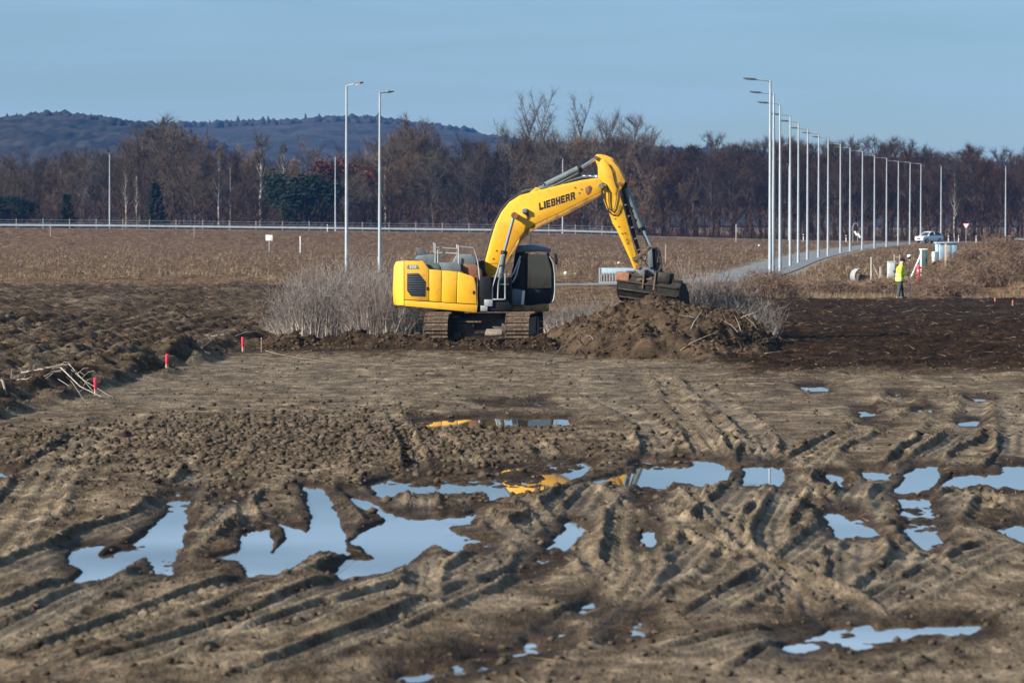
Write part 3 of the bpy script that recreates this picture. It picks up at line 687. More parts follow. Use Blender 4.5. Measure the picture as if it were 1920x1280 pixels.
skyline = [(0,300),(60,310),(150,300),(230,285),(300,252),(350,255),(400,290),(470,300),(530,300),(600,300),(680,300),(760,255),(800,262),(850,290),(900,270),(960,268),(1050,265),(1120,262),(1200,270),(1270,275),(1330,262),(1400,270),(1450,272),(1520,272),(1560,265),(1640,268),(1700,275),(1740,292),(1790,285),(1840,285),(1880,292),(1920,285)]
def top_at(px): return float(np.interp(px, [p[0] for p in skyline], [p[1] for p in skyline]))
KL = {'alder': ('purple-brown bare alder', 'purple-brown alders'), 'grey': ('grey-brown bare tree', 'grey-brown trees'), 'tan': ('tan bushy bare tree', 'tan bushy trees')}
PLACE = [(206, 'left of the far left lamp'), (420, 'between the far left lamp and the white birches'), (640, 'around the white birches and dark pine'), (800, 'behind the two tall left lamps'), (930, 'left of the digger boom'), (1130, 'behind the digger boom'), (1260, 'behind the digger stick'), (1430, 'between digger stick and lamp row'), (1590, 'behind the near half of the lamp row'), (1730, 'behind the far half of the lamp row'), (9999, 'right of the lamp row')]
rt = random.Random(5)
for row, (Y, step, dt) in enumerate([(648, 40, 26), (668, 34, 10), (694, 30, 2), (722, 30, -2), (752, 34, 0)]):
    px = -90 + row * 13
    while px < 2010:
        q = min(max(px, 0), 1920); alder = px > 1230 or rt.random() < (.5 if 830 < px < 1230 else .12)
        if row == 0 and rt.random() < .5 and px < 1300: key = rt.choice(['tan1', 'tan2']); top = top_at(q) + rt.uniform(45, 85)
        else:
            key = rt.choice(['alder1', 'alder2', 'alder3'] if alder else ['grey1', 'grey2', 'grey1', 'tan1']); top = top_at(q) + dt + rt.uniform(-4, 34)
        kk = 'alder' if key[0] == 'a' else ('tan' if key[0] == 't' else 'grey')
        where = next(w_ for lim, w_ in PLACE if px < lim); size = 'tall' if top < 292 else ('low' if top > 330 else 'middling')
        put_tree(key, px, Y + rt.uniform(-8, 8), min(top, 385), f'{size} {KL[kk][0]} {where}', f'{size} {KL[kk][1]} {where}'); px += step * rt.uniform(.7, 1.3)
SP = [('tall', 1200, 705, 216, 'tallest tree of the belt, broad rounded crown above the digger stick', 1.0), ('poplar', 985, 725, 218, 'upright grey poplar standing above the belt left of the boom tip', 1.1),
      ('poplar', 1022, 735, 213, 'taller of the twin upright poplars left of the boom tip', 1.0), ('poplar', 1082, 730, 219, 'slim upright poplar directly above the boom tip', 1.0), ('grey1', 1140, 715, 232, 'rounded bare tree between slim poplar and tallest tree', .8),
      ('grey1', 318, 690, 240, 'broad bare tree with domed crown between two far lamps', 1.2), ('birch1', 490, 655, 262, 'white-stemmed birch left of the dark pine', 1.0), ('birch2', 535, 660, 270, 'white-stemmed birch close above the dark pine', .8),
      ('birch1', 412, 645, 300, 'thin birch with pale twin stems left of the white birches', .7), ('birch2', 235, 645, 310, 'thin pale birch right of the far left lamp', .6), ('birch2', 258, 648, 318, 'second thin birch right of the far left lamp', .6), ('birch1', 432, 650, 305, 'short pale birch beside the twin-stemmed one', .6),
      ('pine', 560, 640, 318, 'dark green spreading pine left of the tall front lamps', 1.25), ('spruce', 292, 636, 345, 'dark narrow spruce behind the guardrail', 1.0), ('spruce', 125, 636, 366, 'small dark evergreen left of the far left lamp', 1.3), ('pine', 20, 636, 362, 'dark evergreen clump at the left edge of the belt', 1.2),
      ('rusty', 645, 668, 292, 'rusty brown round-crowned tree behind the nearest left lamp', 1.1), ('grey1', 775, 690, 240, 'tall domed bare tree left of the boom', 1.1), ('birch1', 722, 652, 300, 'forked pale birch behind the second left lamp', .8), ('birch1', 1790, 640, 330, 'thin leaning pale birch by the triangular sign', .5)]
for key, px, Y, top, lab, wx in SP: put_tree(key, px, Y, top, lab, None, 'bare_tree' if key not in ('pine', 'spruce') else 'evergreen_tree', wx)
for k in PROTO.values():
    for c in list(k.children): bpy.data.objects.remove(c)
    bpy.data.objects.remove(k)
# undergrowth at the foot of the wood
r = np.random.default_rng(31); ts = TS(); n = 42000
Yv = r.uniform(630, 665, n); Xv = r.uniform(-105, 108, n); zb = road_z(Xv) * .6 - .1
A = np.column_stack([Xv, Yv, zb + r.random(n) ** 1.7 * 5.0]); d = r.normal(0, .5, (n, 3)); d[:, 2] = np.abs(d[:, 2]) + .5
ts.add(A, A + d * r.uniform(.5, 1.5, n)[:, None], .09, r)
tag(link_mesh('undergrowth', ts.mesh('undergrowth', M['crown_red'])), 'tangled bare undergrowth at the foot of the wood', 'undergrowth', kind='stuff')

# ------------------------------------------------------------------ guardrails
def guardrail(x0, x1, Y, label, step=4.5, h=.75):
    n = int((x1 - x0) / step); g = empty('guardrail', (x0, Y, float(road_z(x0))))
    sec = [(0, .0), (-.05, .06), (-.05, .1), (.0, .155), (-.05, .21), (-.05, .25), (0, .31)]
    V = []; Q = []; ns = len(sec); xs = np.linspace(x0, x1, n + 1); zf = lambda x: float(road_z(x)) - float(road_z(x0))
    for x in xs:
        for (oy, oz) in sec: V.append((x - x0, oy, zf(x) + h - .31 + oz))
    for i in range(len(xs) - 1):
        for j in range(ns - 1): a = i * ns + j; Q.append((a, a + 1, a + ns + 1, a + ns))
    me = np_mesh('beam', V, Q, M['galv'], False, 4); link_mesh('beam', me, g)
    pm = None
    for x in xs:
        if pm is None:
            o = MB().box((0, .08, .1), (.12, .1, 1.35)).build('post', M['lamp_head'], g); pm = o.data
        else: o = link_mesh('post', pm, g)
        o.location = (x - x0, 0, zf(x))
    tag(g, label, 'guardrail'); return g
guardrail(-95, 17, 595.2, 'long galvanised guardrail along the raised cross road')
guardrail(78, 112, 596, 'short guardrail at the right end of the cross road')
# thin wire fence behind it
f = empty('wire_fence', (-95, 606, 2.3))
for i in range(28):
    x = -95 + i * 4.2; o = MB().box((0, 0, .75), (.1, .1, 1.7)).build('post', M['greywood'], f) if i == 0 else link_mesh('post', f.children[0].data, f); o.location = (x + 95, 0, float(road_z(x)) - 2.3)
for hh in (1.0, 1.4): MB().tube([(x + 95, 0, float(road_z(x)) - 2.3 + hh) for x in np.linspace(-95, 18, 20)], .018, 4).build('wire', M['galv'], f)
tag(f, 'thin wire fence on wooden posts behind the guardrail', 'fence')

# ------------------------------------------------------------------ street lamps
def lamp_proto(H=12.0, arm=1.65):
    g = empty('street_lamp', (0, 0, 0))
    MB().tube([(0, 0, -.3), (0, 0, 1.2), (0, 0, H)], [.125, .12, .06], 12).build('pole', M['galv'], g, smooth=True)
    MB().box((0, 0, .06), (.42, .42, .05)).build('base_plate', M['galv'], g)
    MB().tube([(0, 0, H - .08), (-.25, 0, H), (-arm * .62, 0, H + .06)], [.045, .04, .04], 8).build('arm', M['galv'], g, smooth=True)
    x0, x1 = -arm * .55, -arm
    hd = MB().add([(x0, -.1, H + .02), (x0, .1, H + .02), (x1, .15, H + .1), (x1, -.15, H + .1), (x0, -.07, H + .13), (x0, .07, H + .13), (x1, .1, H + .17), (x1, -.1, H + .17)], [(0, 3, 2, 1), (4, 5, 6, 7), (0, 1, 5, 4), (1, 2, 6, 5), (2, 3, 7, 6), (3, 0, 4, 7)]).build('lamp_head', M['lamp_head'], g, .02)
    MB().box(((x0 + x1) / 2, 0, H + .035), (.5, .14, .03), Matrix.Rotation(.1, 3, 'Y')).build('glass', M['white'], hd)
    MB().box((0, -.125, .9), (.09, .02, .4)).build('access_door', M['galv'], g)
    return g
LP = lamp_proto()
ordn = ['first', 'second', 'third', 'fourth', 'fifth', 'sixth', 'seventh', 'eighth', 'ninth', 'tenth', 'eleventh', 'twelfth', 'thirteenth', 'fourteenth', 'fifteenth', 'sixteenth']
def put_lamp(x, y, z, rz, label, group, s=1.0, first=False):
    o = LP if first else copy_tree(LP); o.location = (x, y, z); o.rotation_euler = (random.uniform(-.003, .003), random.uniform(-.003, .003), rz); o.scale = (s, s, s); tag(o, label, 'street lamp', group)
for i, (x, y) in enumerate(LAMPS):
    lab = 'tall galvanised street lamp, ' + ('nearest and tallest of the long row beside the access road' if i == 0 else ('last and farthest of the row beside the access road' if i == 15 else ordn[i] + ' from the near end of the row beside the access road'))
    put_lamp(x, y, rz(x, y) - .02, .15, lab, 'lamps along the access road', 1.0, i == 0)
for px, Y, b, rz_, lab, s in [(650, 242, .15, pi - .9, 'tall galvanised lamp behind the thicket, arm to the right', 1.0), (712, 256, .15, pi + 1.05, 'slightly shorter of two tall lamps behind the thicket', 1.0)]:
    put_lamp((px - 960) * Y / F, Y, b, rz_, lab, 'lamps behind the thicket', s)
for px, Y, lab in [(206, 607, 'far street lamp standing alone at the left on the guardrail road'), (629, 612, 'far street lamp behind the two tall left lamps'), (1055, 606, 'far street lamp partly hidden by the digger boom'), (1479, 606, 'far short-looking lamp seen between the poles of the row'), (1764, 603, 'far street lamp just right of the pale car'), (1885, 603, 'far street lamp alone at the right edge')]:
    x = (px - 960) * Y / F; put_lamp(x, Y, float(road_z(x)), 1.35, lab, 'lamps on the cross road')

# ------------------------------------------------------------------ signs, posts, cabinets, car
def gz(x, y): return hgt(x, y)
def post_thing(px, Y, h, label, name='marker_post', m='white', wd=.11, cap=True, group=None, z=None, tilt=0):
    x = (px - 960) * Y / F; zz = gz(x, Y) if z is None else z
    g = empty(name, (x, Y, zz)); g.rotation_euler = (0, tilt, 0)
    MB().box((0, 0, h / 2 - .1), (wd, wd * .8, h + .2)).build('shaft', M[m], g, .01)
    if cap: MB().box((0, 0, h * .78), (wd * 1.06, wd * .86, h * .16)).build('black_band', M['black'], g)
    else: MB().box((0, 0, h + .02), (wd * 1.15, wd * .95, .04)).build('top', M[m], g)
    tag(g, label, 'post', group)
for px, Y, lab in [(1506, 590, 'white roadside marker post left of the seventh lamp'), (1586, 588, 'white roadside marker post left of the white arrow plates'), (1778, 588, 'white marker post just right of the pale car'), (1797, 588, 'white marker post left of the triangular sign'), (1830, 588, 'white marker post right of the triangular sign'), (1892, 588, 'white marker post at the right-hand guardrail'), (614, 592, 'white marker post on the far road beside the far lamp')]:
    post_thing(px, Y, 1.15, lab, group='roadside marker posts', z=float(road_z((px - 960) * Y / F)))
post_thing(1380, 560, 2.6, 'tall grey post in the field left of the lamp row', 'wooden_post', 'greywood', .16, False)
post_thing(1206 + 1062 - 1020, 330, 1.5, 'thin pale post in the field right of the digger stick', 'wooden_post', 'greywood', .09, False)
post_thing(563, 420, 1.75, 'thin white post right of the small white board', 'wooden_post', 'white', .10, False)
post_thing(95, 560, 1.8, 'thin grey post in the left meadow', 'wooden_post', 'greywood', .1, False)
post_thing(364, 560, 1.8, 'thin grey post in the meadow before the guardrail', 'wooden_post', 'greywood', .1, False)
def sign(px, Y, h, label, kind):
    x = (px - 960) * Y / F; g = empty('road_sign', (x, Y, gz(x, Y) if Y < 560 else float(road_z(x))))
    MB().tube([(0, 0, -.2), (0, 0, h)], .04, 8).build('pole', M['galv'], g, smooth=True)
    if kind == 'board': MB().box((0, -.06, h - .3), (.75, .03, .62)).build('board', M['white'], g, .008)
    if kind == 'yield':
        b = MB().prism([(0, h - .85), (.5, h), (-.5, h)], -.08, -.05).build('triangle', M['red'], g)
        MB().prism([(0, h - .74), (.41, h - .05), (-.41, h - .05)], -.095, -.081).build('white_field', M['white'], b)
    if kind == 'arrows':
        for i, (ox, oz) in enumerate([(-.35, .25), (.15, -.1)]): MB().prism([(ox - .28, h - .3 + oz), (ox + .12, h - .9 + oz), (ox + .32, h - .75 + oz), (ox - .02, h - .1 + oz)], -.08, -.05).build('arrow_plate', M['white'], g)
    if kind == 'hook':
        MB().tube([(0, 0, h), (.1, 0, h + .45), (.4, 0, h + .62), (.7, 0, h + .45), (.75, 0, h + .1)], .05, 8).build('bent_top', M['galv'], g, smooth=True)
    tag(g, label, 'sign')
sign(505, 420, 1.9, 'small white notice board on a post in the left meadow', 'board')
sign(1811, 585, 3.0, 'give-way triangle sign seen by the wood on the right', 'yield')
sign(1608, 585, 1.7, 'white arrow plates at the road junction', 'arrows')
sign(1599, 590, 2.4, 'grey hooked pole at the road junction', 'hook')

def car(px, Y, rzv):
    x = (px - 960) * Y / F; g = empty('car', (x, Y, float(road_z(x)) + .1), rzv); W = .88
    side = [(-2.15, .32), (-2.2, .75), (-2.05, .95), (-1.15, 1.05), (1.75, 1.12), (2.1, .98), (2.15, .35), (1.75, .25), (-1.8, .25)]
    MB().prism(side, -W, W).build('body', M['carpaint'], g, .08, 3)
    gh = [(-1.2, 1.02), (-.45, 1.55), (.2, 1.66), (1.35, 1.62), (1.95, 1.08)]
    gl = MB(); n = len(gh)
    gl.add([(a, -W + .03 - (-.14 if b > 1.2 else 0), b) for a, b in gh] + [(a, W - .03 - (.14 if b > 1.2 else 0), b) for a, b in gh], [tuple(range(n)), tuple(range(2 * n - 1, n - 1, -1))] + [(i, (i + 1) % n, n + (i + 1) % n, n + i) for i in range(n)]).build('windows', M['carglass'], g, .03)
    MB().prism([(-.5, 1.56), (.2, 1.675), (1.4, 1.635), (1.4, 1.67), (.2, 1.71), (-.48, 1.6)], -.7, .7).build('roof', M['carpaint'], g, .015)
    for a, b in (((-1.2, 1.02), (-.45, 1.58)), ((.35, 1.05), (.3, 1.66)), ((1.95, 1.08), (1.38, 1.64))):
        for s in (-1, 1): MB().tube([(a[0], s * (W - .02), a[1]), (b[0], s * (W - .17), b[1])], .045, 6).build('pillar', M['carpaint'], g)
    for wx in (-1.35, 1.35):
        for s in (-1, 1):
            t = MB().tube([(wx, s * .72, .33), (wx, s * .93, .33)], .34, 18).build('tyre', M['tyre'], g, smooth=True)
            MB().tube([(wx, s * .925, .33), (wx, s * .945, .33)], .22, 14).build('rim', M['galv'], t, smooth=True)
    for s in (-1, 1): MB().box((-2.13, s * .62, .78), (.12, .36, .16)).build('headlight', M['white'], g, .03)
    MB().box((-2.19, 0, .62), (.06, .8, .2)).build('grille', M['black'], g, .01); MB().box((-2.235, 0, .45), (.02, .52, .11)).build('number_plate', M['white'], g)
    for s in (-1, 1): MB().box((-.95, s * .98, 1.1), (.16, .18, .13)).build('mirror', M['carpaint'], g, .03)
    tag(g, 'pale silver car turning at the junction beyond the lamps', 'car')
car(1742, 578, radians(38))

def cabinet(px, Y, wd, dp, h, m, label, roofm=None, name='utility_cabinet', rz_=0.0, z=None, sub=True):
    x = (px - 960) * Y / F; g = empty(name, (x, Y, (gz(x, Y) if z is None else z) - .05), rz_)
    MB().box((0, 0, h / 2), (wd, dp, h)).build('housing', M[m], g, .015)
    MB().box((0, 0, h + .03), (wd * 1.1, dp * 1.1, .06)).build('roof', M[roofm or m], g, .01)
    if sub:
        dr = MB().box((0, -dp / 2 - .01, h * .52), (wd * .84, .02, h * .8)).build('door', M[m], g, .005); MB().box((wd * .3, -dp / 2 - .035, h * .52), (.04, .03, .12)).build('handle', M['black'], dr)
    tag(g, label, 'cabinet')
cabinet(1671, 212, .42, .35, 1.0, 'cabinet', 'light grey electrical cabinet left of the wooden ladder frame')
cabinet(1731, 212, .40, .4, 1.15, 'green', 'dark green cabinet with a pale top behind the red hydrant', 'white')
# blue-grey kiosk
x = (1774 - 960) * 235 / F; g = empty('transformer_kiosk', (x, 235, 1.05), .2)
MB().box((0, 0, .55), (1.15, .9, 1.3)).build('housing', M['kiosk'], g, .02); MB().box((0, 0, 1.24), (1.3, 1.05, .09)).build('roof', M['kiosk'], g, .02)
for ox in (-.37, 0, .37): MB().box((ox, -.46, .6), (.33, .02, 1.0)).build('panel', M['kiosk'], g, .008)
MB().box((-.72, .0, .3), (.25, .5, .8)).build('side_box', M['white'], g, .02); MB().box((0, 0, -.6), (1.2, .95, 1.1)).build('plinth', M['concrete'], g)
tag(g, 'blue-grey metal kiosk with flat roof behind the brambles', 'kiosk')
# wooden frames
def beam_thing(name, px, Y, parts, label, cat, m='greywood'):
    x = (px - 960) * Y / F; g = empty(name, (x, Y, gz(x, Y)))
    for nm, a, b, r_ in parts: MB().tube([a, b], r_, 6).build(nm, M[m], g)
    tag(g, label, cat)
beam_thing('fence_post', 1634, 210, [('post', (0, 0, -.2), (0, 0, 1.45), .07), ('brace', (.05, 0, 1.15), (.62, 0, -.1), .045)], 'wooden corner post with a diagonal brace behind the concrete ring', 'fence post')
beam_thing('ladder', 1682, 214, [('upright', (-.15, 0, -.2), (-.15, 0, 1.2), .045), ('upright', (.15, 0, -.2), (.15, 0, 1.2), .045), ('rung', (-.15, 0, 1.05), (.15, 0, 1.05), .03), ('rung', (-.15, 0, .7), (.15, 0, .7), .03), ('rung', (-.15, 0, .35), (.15, 0, .35), .03)], 'grey ladder-like wooden frame behind the person', 'frame', 'greywood')
beam_thing('brace_posts', 1727, 207, [('post', (0, 0, -.2), (0, 0, 1.5), .05), ('brace', (-.02, 0, 1.2), (-.55, 0, -.05), .045), ('brace', (-.02, .1, .7), (-.25, .1, -.05), .04)], 'white post with diagonal braces above the red hydrant', 'post', 'white')
post_thing(1773, 205, 1.3, 'pale wooden post before the blue-grey kiosk', 'wooden_post', 'wood', .1, False)
post_thing(1651, 208, .8, 'short post with white head near the braced corner post', 'marker_post', 'greywood', .12, False)
# hydrant
x, y = gp(1722, 546); g = empty('hydrant', (x, y, hgt(x, y) - .03))
MB().tube([(0, 0, 0), (0, 0, .55)], [.11, .09], 12).build('barrel', M['red'], g, smooth=True); MB().tube([(0, 0, .55), (0, 0, .66)], .085, 12).build('collar', M['white'], g, smooth=True)
MB().tube([(0, 0, .66), (0, 0, .82), (0, 0, .9)], [.1, .1, .03], 12).build('head', M['red'], g, smooth=True)
for s in (-1, 1): MB().tube([(0, 0, .74), (s * .17, 0, .74)], .05, 10).build('outlet', M['red'], g, smooth=True)
tag(g, 'red hydrant with a white band right of the surveyor', 'hydrant')
# concrete ring, lying open
x, y = gp(1610, 532); g = empty('concrete_ring', (x, y, hgt(x, y)), .5)
pts = [(cos(a) * .44, sin(a) * .44) for a in np.linspace(pi * .55, pi * 1.5, 12)]; pin = [(cos(a) * .35, sin(a) * .35) for a in np.linspace(pi * 1.5, pi * .55, 12)]
mb = MB(); mb.prism([(p[0], p[1] + .3) for p in pts + pin], -.25, .25); mb.build('shell', M['concrete'], g)
MB().tube([(.15, 0, .15), (.9, 0, .1)], [.26, .2], 12).build('pipe', M['track_dark'], g, smooth=True)
tag(g, 'broken grey concrete ring with dark pipe on the verge', 'concrete ring')
# railing panel behind the bucket
x0, y0 = gp(1124, 531); g = empty('barrier', (x0, y0, .0), -.02)
MB().box((1.25, .02, .72), (2.35, .05, .34)).build('top_panel', M['kiosk'], g, .01)
for i in range(15): MB().box((.1 + i * .165, 0, .32), (.055, .05, .62)).build('bar', M['galv'], g)
for s in (0, 2.5): MB().box((s, 0, .42), (.09, .09, .95)).build('post', M['galv'], g)
MB().box((1.25, 0, .03), (2.6, .3, .12)).build('plinth', M['concrete'], g)
tag(g, 'grey steel barrier with vertical bars left of the bucket', 'barrier')
for px, py, r_, lab in [(1423, 463, .16, 'small white stone beside the access road'), (1160, 496, .13, 'white stone right of the digger stick'), (1060, 518, .16, 'pale stone right of the cab mirror'), (1772, 507, .2, 'pale stone among the brambles')]:
    x, y = gp(px, py); V, T = blobs(np.array([[0, 0, r_ * .5]]), np.array([[r_, r_, r_ * .9]]), .25, 5)
    o = link_mesh('stone', np_mesh('stone', V, T, M['white'], True)); o.location = (x, y, hgt(x, y) + .05); tag(o, lab, 'stone')

# ------------------------------------------------------------------ excavator: machine faces right, its right side towards the camera
EX, EY = -0.7125, 114.0
ex = empty('excavator', (EX, EY, 0)); tag(ex, 'yellow tracked excavator with its boom raised over the soil heap', 'excavator')
def Lp(px, py, ly=0.0):
    Y = EY + ly; return ((px - 960) * Y / F - EX, CH - (py - HZ) * Y / F)
def pol(pts, ly): return [Lp(a, b, ly) for a, b in pts]
def slab(name, pts, y0, y1, m, parent=ex, bevel=.015, seg=2): return MB().prism(pol(pts, y0), y0, y1).build(name, M[m], parent, bevel, seg)
def P3(px, py, ly): x, z = Lp(px, py, ly); return (x, ly, z)

# counterweight, rounded in plan
poly = [(757,573),(746,572),(744,566),(743,545),(745,500),(749,491),(757,489)]
mb = MB(); ys = np.linspace(-1.25, 1.25, 15); rows = []
for y in ys:
    k = max(0, (abs(y) - .75) / .5); sh = .42 * (1 - math.sqrt(max(0, 1 - k * k))) if k else 0
    p = pol(poly, -1.25); xr = max(a for a, b in p); rows.append([(min(a - .12 + sh * .8, xr - .002) if a < xr - .01 else a, y, b) for a, b in p])
n = len(poly); V = [v for rw in rows for v in rw]; Fc = []
for i in range(len(ys) - 1):
    for j in range(n): Fc.append((i * n + j, i * n + (j + 1) % n, (i + 1) * n + (j + 1) % n, (i + 1) * n + j))
Fc += [tuple(range(n)), tuple(range(len(V) - 1, len(V) - n - 1, -1))]
mb.add(V, Fc).build('counterweight', M['yellow'], ex, .02)
# core of the upper structure (behind the doors) and side doors
slab('engine_frame', [(758,572),(758,492),(792,492),(804,508),(858,511),(884,519),(892,527),(894,582)], -1.2, .2, 'dark_grille', bevel=0)
slab('engine_frame', [(758,572),(758,492),(792,492),(804,508),(894,512),(894,582)], .2, 1.24, 'yellow')
rd = slab('rear_door', [(758.2,561.6),(758.2,489),(793,489),(804.2,504.5),(804.2,564)], -1.25, -1.19, 'yellow')
vg = slab('vent_grille', [(763,512),(785,512),(798,528),(797,556),(771,555),(763,545)], -1.262, -1.245, 'dark_grille', rd, .004)
for k in range(9):
    yy = 515.5 + k * 4.4; xa = 763.8 if yy < 544 else 764 + (yy - 545) * .8; xb = 785 + max(0, min(12.5, (yy - 512) * .8))
    MB().prism(pol([(xa, yy), (xb, yy), (xb, yy + 1.5), (xa, yy + 1.5)], -1.268), -1.27, -1.262).build('vent_slat', M['black'], vg)
pt = slab('model_plate', [(764.5,496.5),(782,496.5),(786.5,504),(763,504)], -1.258, -1.249, 'grey_paint', rd, 0)
for i, (a, segs) in enumerate([(768.0, 'abcdfg'), (772.6, 'abged'), (777.2, 'abged')]):    # the digits on the plate
    S = {'a': ((0, 0), (3.2, 1)), 'g': ((0, 2.1), (3.2, 3.0)), 'd': ((0, 4.2), (3.2, 5.2)), 'f': ((0, 0), (1, 2.6)), 'b': ((2.2, 0), (3.2, 2.6)), 'e': ((0, 2.6), (1, 5.2)), 'c': ((2.2, 2.6), (3.2, 5.2))}
    mb = MB()
    for q, ch in enumerate(segs):
        (u0, v0), (u1, v1) = S[ch]; mb.prism(pol([(a + u0, 497.6 + v0), (a + u1, 497.6 + v0), (a + u1, 497.6 + v1), (a + u0, 497.6 + v1)], -1.26), -1.2615 - .0002 * q, -1.2575)
    mb.build('digit', M['white'], pt)
def latch(px, py, par): MB().prism(pol([(px - 1.6, py - 3), (px + 1.6, py - 3), (px + 1.6, py + 3), (px - 1.6, py + 3)], -1.27), -1.272, -1.245).build('latch', M['black'], par, .008)
latch(801.5, 541, rd)
slab('side_door', [(805,564),(805,504.8),(828,506.6),(827,566)], -1.25, -1.19, 'yellow')
slab('side_door', [(827.8,566),(828.8,506.8),(857.4,509),(855.6,568.2)], -1.25, -1.19, 'yellow')
td = slab('tank_panel', [(856.4,568.2),(858.2,509),(884,517),(890,521),(893,535),(895,571)], -1.25, -1.19, 'yellow', bevel=.03, seg=3); latch(888, 548, td)
slab('lower_skirt', [(758.2,562.6),(895.5,571.8),(894,586),(758.2,573.5)], -1.25, -1.15, 'yellow')
# grey hood, exhaust box, deck
slab('hood', [(793,490),(777,487),(784,479),(813,477),(824,492),(826,506),(806,505)], -1.1, .6, 'grey_paint', bevel=.03)
slab('hood', [(822,492),(863,494),(865,509),(829,506.5)], -1.18, .9, 'grey_paint')
slab('hood', [(848,490),(856,477),(885,477),(892,486),(893,497),(850,494)], -.5, .9, 'grey_paint', bevel=.03)
slab('exhaust_stack', [(780,464),(791,465),(796,470),(801,479),(785,481)], -.2, .15, 'lamp_head', bevel=.02)
slab('air_intake', [(776,488),(781,479),(786,476),(790,478),(782,489)], -.9, -.3, 'dark_grille')
slab('valve_cover', [(865,494),(892,496),(905,508),(905,520),(890,521),(866,509)], -1.05, .1, 'rust', bevel=.02)
slab('valve_block', [(893,490),(908,488),(912,520),(896,522)], -.55, .2, 'black', bevel=.02)
slab('hydraulic_tank', [(896,520),(960,520),(960,580),(896,582)], -.6, .25, 'black', bevel=.02)
slab('tool_box', [(899,519),(921,519),(922,572),(899,577)], -1.2, -.55, 'black', bevel=.02)
slab('boarding_frame', [(921,562),(949,561),(962,577),(958,582),(899,584),(899,577)], -1.2, .3, 'black', bevel=.02)
for i, pts in enumerate([[(908,561.5),(923.5,561.5),(923.5,574),(908,574)], [(901,573),(914,573),(914,583),(901,583)]]):
    slab('step', pts, -1.26, -1.2, 'rail', bevel=.005)
slab('step', [(924,560),(946,560),(946,562.2),(924,562.2)], -1.26, -.7, 'rail', bevel=.004)
# rails
def rail(pts, ly, r_=.02, m='rail', name='handrail', par=ex): MB().tube([P3(a, b, ly) for a, b in pts], r_, 6).build(name, M[m], par, smooth=True)
rail([(813.5,454),(813,473),(857,475.5),(857,458)], -.95); rail([(816,456),(816,493)], -1.1); rail([(821,493),(821,468)], -1.12); rail([(818,464),(857,466.5)], -1.0)
rail([(860,494),(860,460),(862,462),(887,464.5),(890,470),(895,487),(898,505),(899,520),(902,540),(907,543)], -1.1); rail([(859,466),(860,494)], -.9)
rail([(923,562),(923,540),(927,526),(935,500),(941,478),(946,478)], -1.15); rail([(933,561),(934,531),(938,513),(947,512),(947,562)], -1.1); rail([(934,533),(953,533)], -.95)
rail([(950,540),(956,520),(963,512),(972,490),(976,480)], -.3, .025)
rail([(955,533),(963,526),(968,515),(975,488)], -.3, .03)
# swing ring and car body
sx, sz = Lp(915, 586)
MB().tube([(0, 0, sz - .3), (0, 0, sz - .02)], .72, 28).build('swing_ring', M['track_dark'], ex, smooth=True)
for k in range(36):
    a = 2 * pi * k / 36
    if sin(a) < .2: MB().box((cos(a) * .73, sin(a) * .73, sz - .17), (.05, .05, .07)).build('ring_bolt', M['muddy'], ex)
slab('swing_frame', [(880,586),(960,583),(962,574),(880,574)], -.9, 1.0, 'black')
# cab on the far side
CY0, CY1 = .18, 1.2
cab = slab('cab_frame', [(950,571),(952,540),(962,500),(966,474),(972,470),(985,472),(987,571)], CY0, CY1, 'black', bevel=.03)
slab('cab_base', [(950,572.5),(1030,572.5),(1029,584),(976,585.5),(950,584)], CY0 - .05, CY1, 'yellow_brown', bevel=.02)
slab('side_panel', [(951,545),(966,541),(984,545),(981,571),(952,571)], CY0 - .16, CY0, 'cab_panel', bevel=.02)
slab('side_glint', [(979,544),(984.5,545),(982,571.5),(976.5,571.5)], CY0 - .2, CY0 - .158, 'white', bevel=.015)  # white strip painted in as the glint along the panel edge
slab('door_lower', [(988,540),(1033,540),(1036,555),(1031,570),(988,571.5)], CY0, CY1, 'black', bevel=.04)
for a, b, r_ in (((1027,474), (1036,505), .04), ((1036,505), (1036.5,545), .04), ((1036.5,545), (1032,569), .045), ((988,474), (988,571), .045)):
    for ly in (CY0 + .04, CY1 - .04): MB().tube([P3(*a, ly), P3(*b, ly)], r_, 6).build('pillar', M['black'], cab, smooth=True)
slab('window', [(989.5,476),(1025.5,478),(1033.5,505),(1034,540),(989.5,540)], CY0 + .005, CY0 + .02, 'glass', bevel=0)
slab('window', [(989.5,476),(1025.5,478),(1033.5,505),(1034,540),(989.5,540)], CY1 - .02, CY1 - .005, 'glass', bevel=0)
mb = MB(); a0, a1, a2, a3 = P3(1027,477,CY0+.06), P3(1036.5,506,CY0+.06), P3(1037,543,CY0+.06), None
fr = [P3(1027,477,0), P3(1036.5,506,0), P3(1037,543,0), P3(1033,568,0)]
V = [(p[0], y, p[2]) for p in fr for y in (CY0 + .07, CY1 - .07)]; mb.add(V, [(0, 1, 3, 2), (2, 3, 5, 4), (4, 5, 7, 6)]).build('windscreen', M['glass'], cab)
slab('operator_seat', [(992,548),(1010,548),(1010,538),(998,537),(997,508),(991,507)], .5, .95, 'interior', bevel=.03)
slab('console', [(1014,548),(1022,520),(1028,520),(1028,548)], .4, .75, 'cab_panel', bevel=.02)
rail([(989,541),(1034,541)], CY0 - .005, .022, 'black', 'window_bar', cab)
slab('cab_roof', [(966,474),(967,462.5),(975,459.5),(1000,459.5),(1018,462),(1031,465.5),(1034,468),(1032,473),(1010,471.5)], CY0 - .06, CY1 + .06, 'blue_roof', bevel=.035, seg=3)
slab('roof_hatch', [(985,459.8),(1012,461.2),(1012,458.6),(987,457.6)], .45, 1.0, 'white', bevel=.01)
rail([(996,458),(995,437)], .5, .028, 'white', 'beacon_pole')
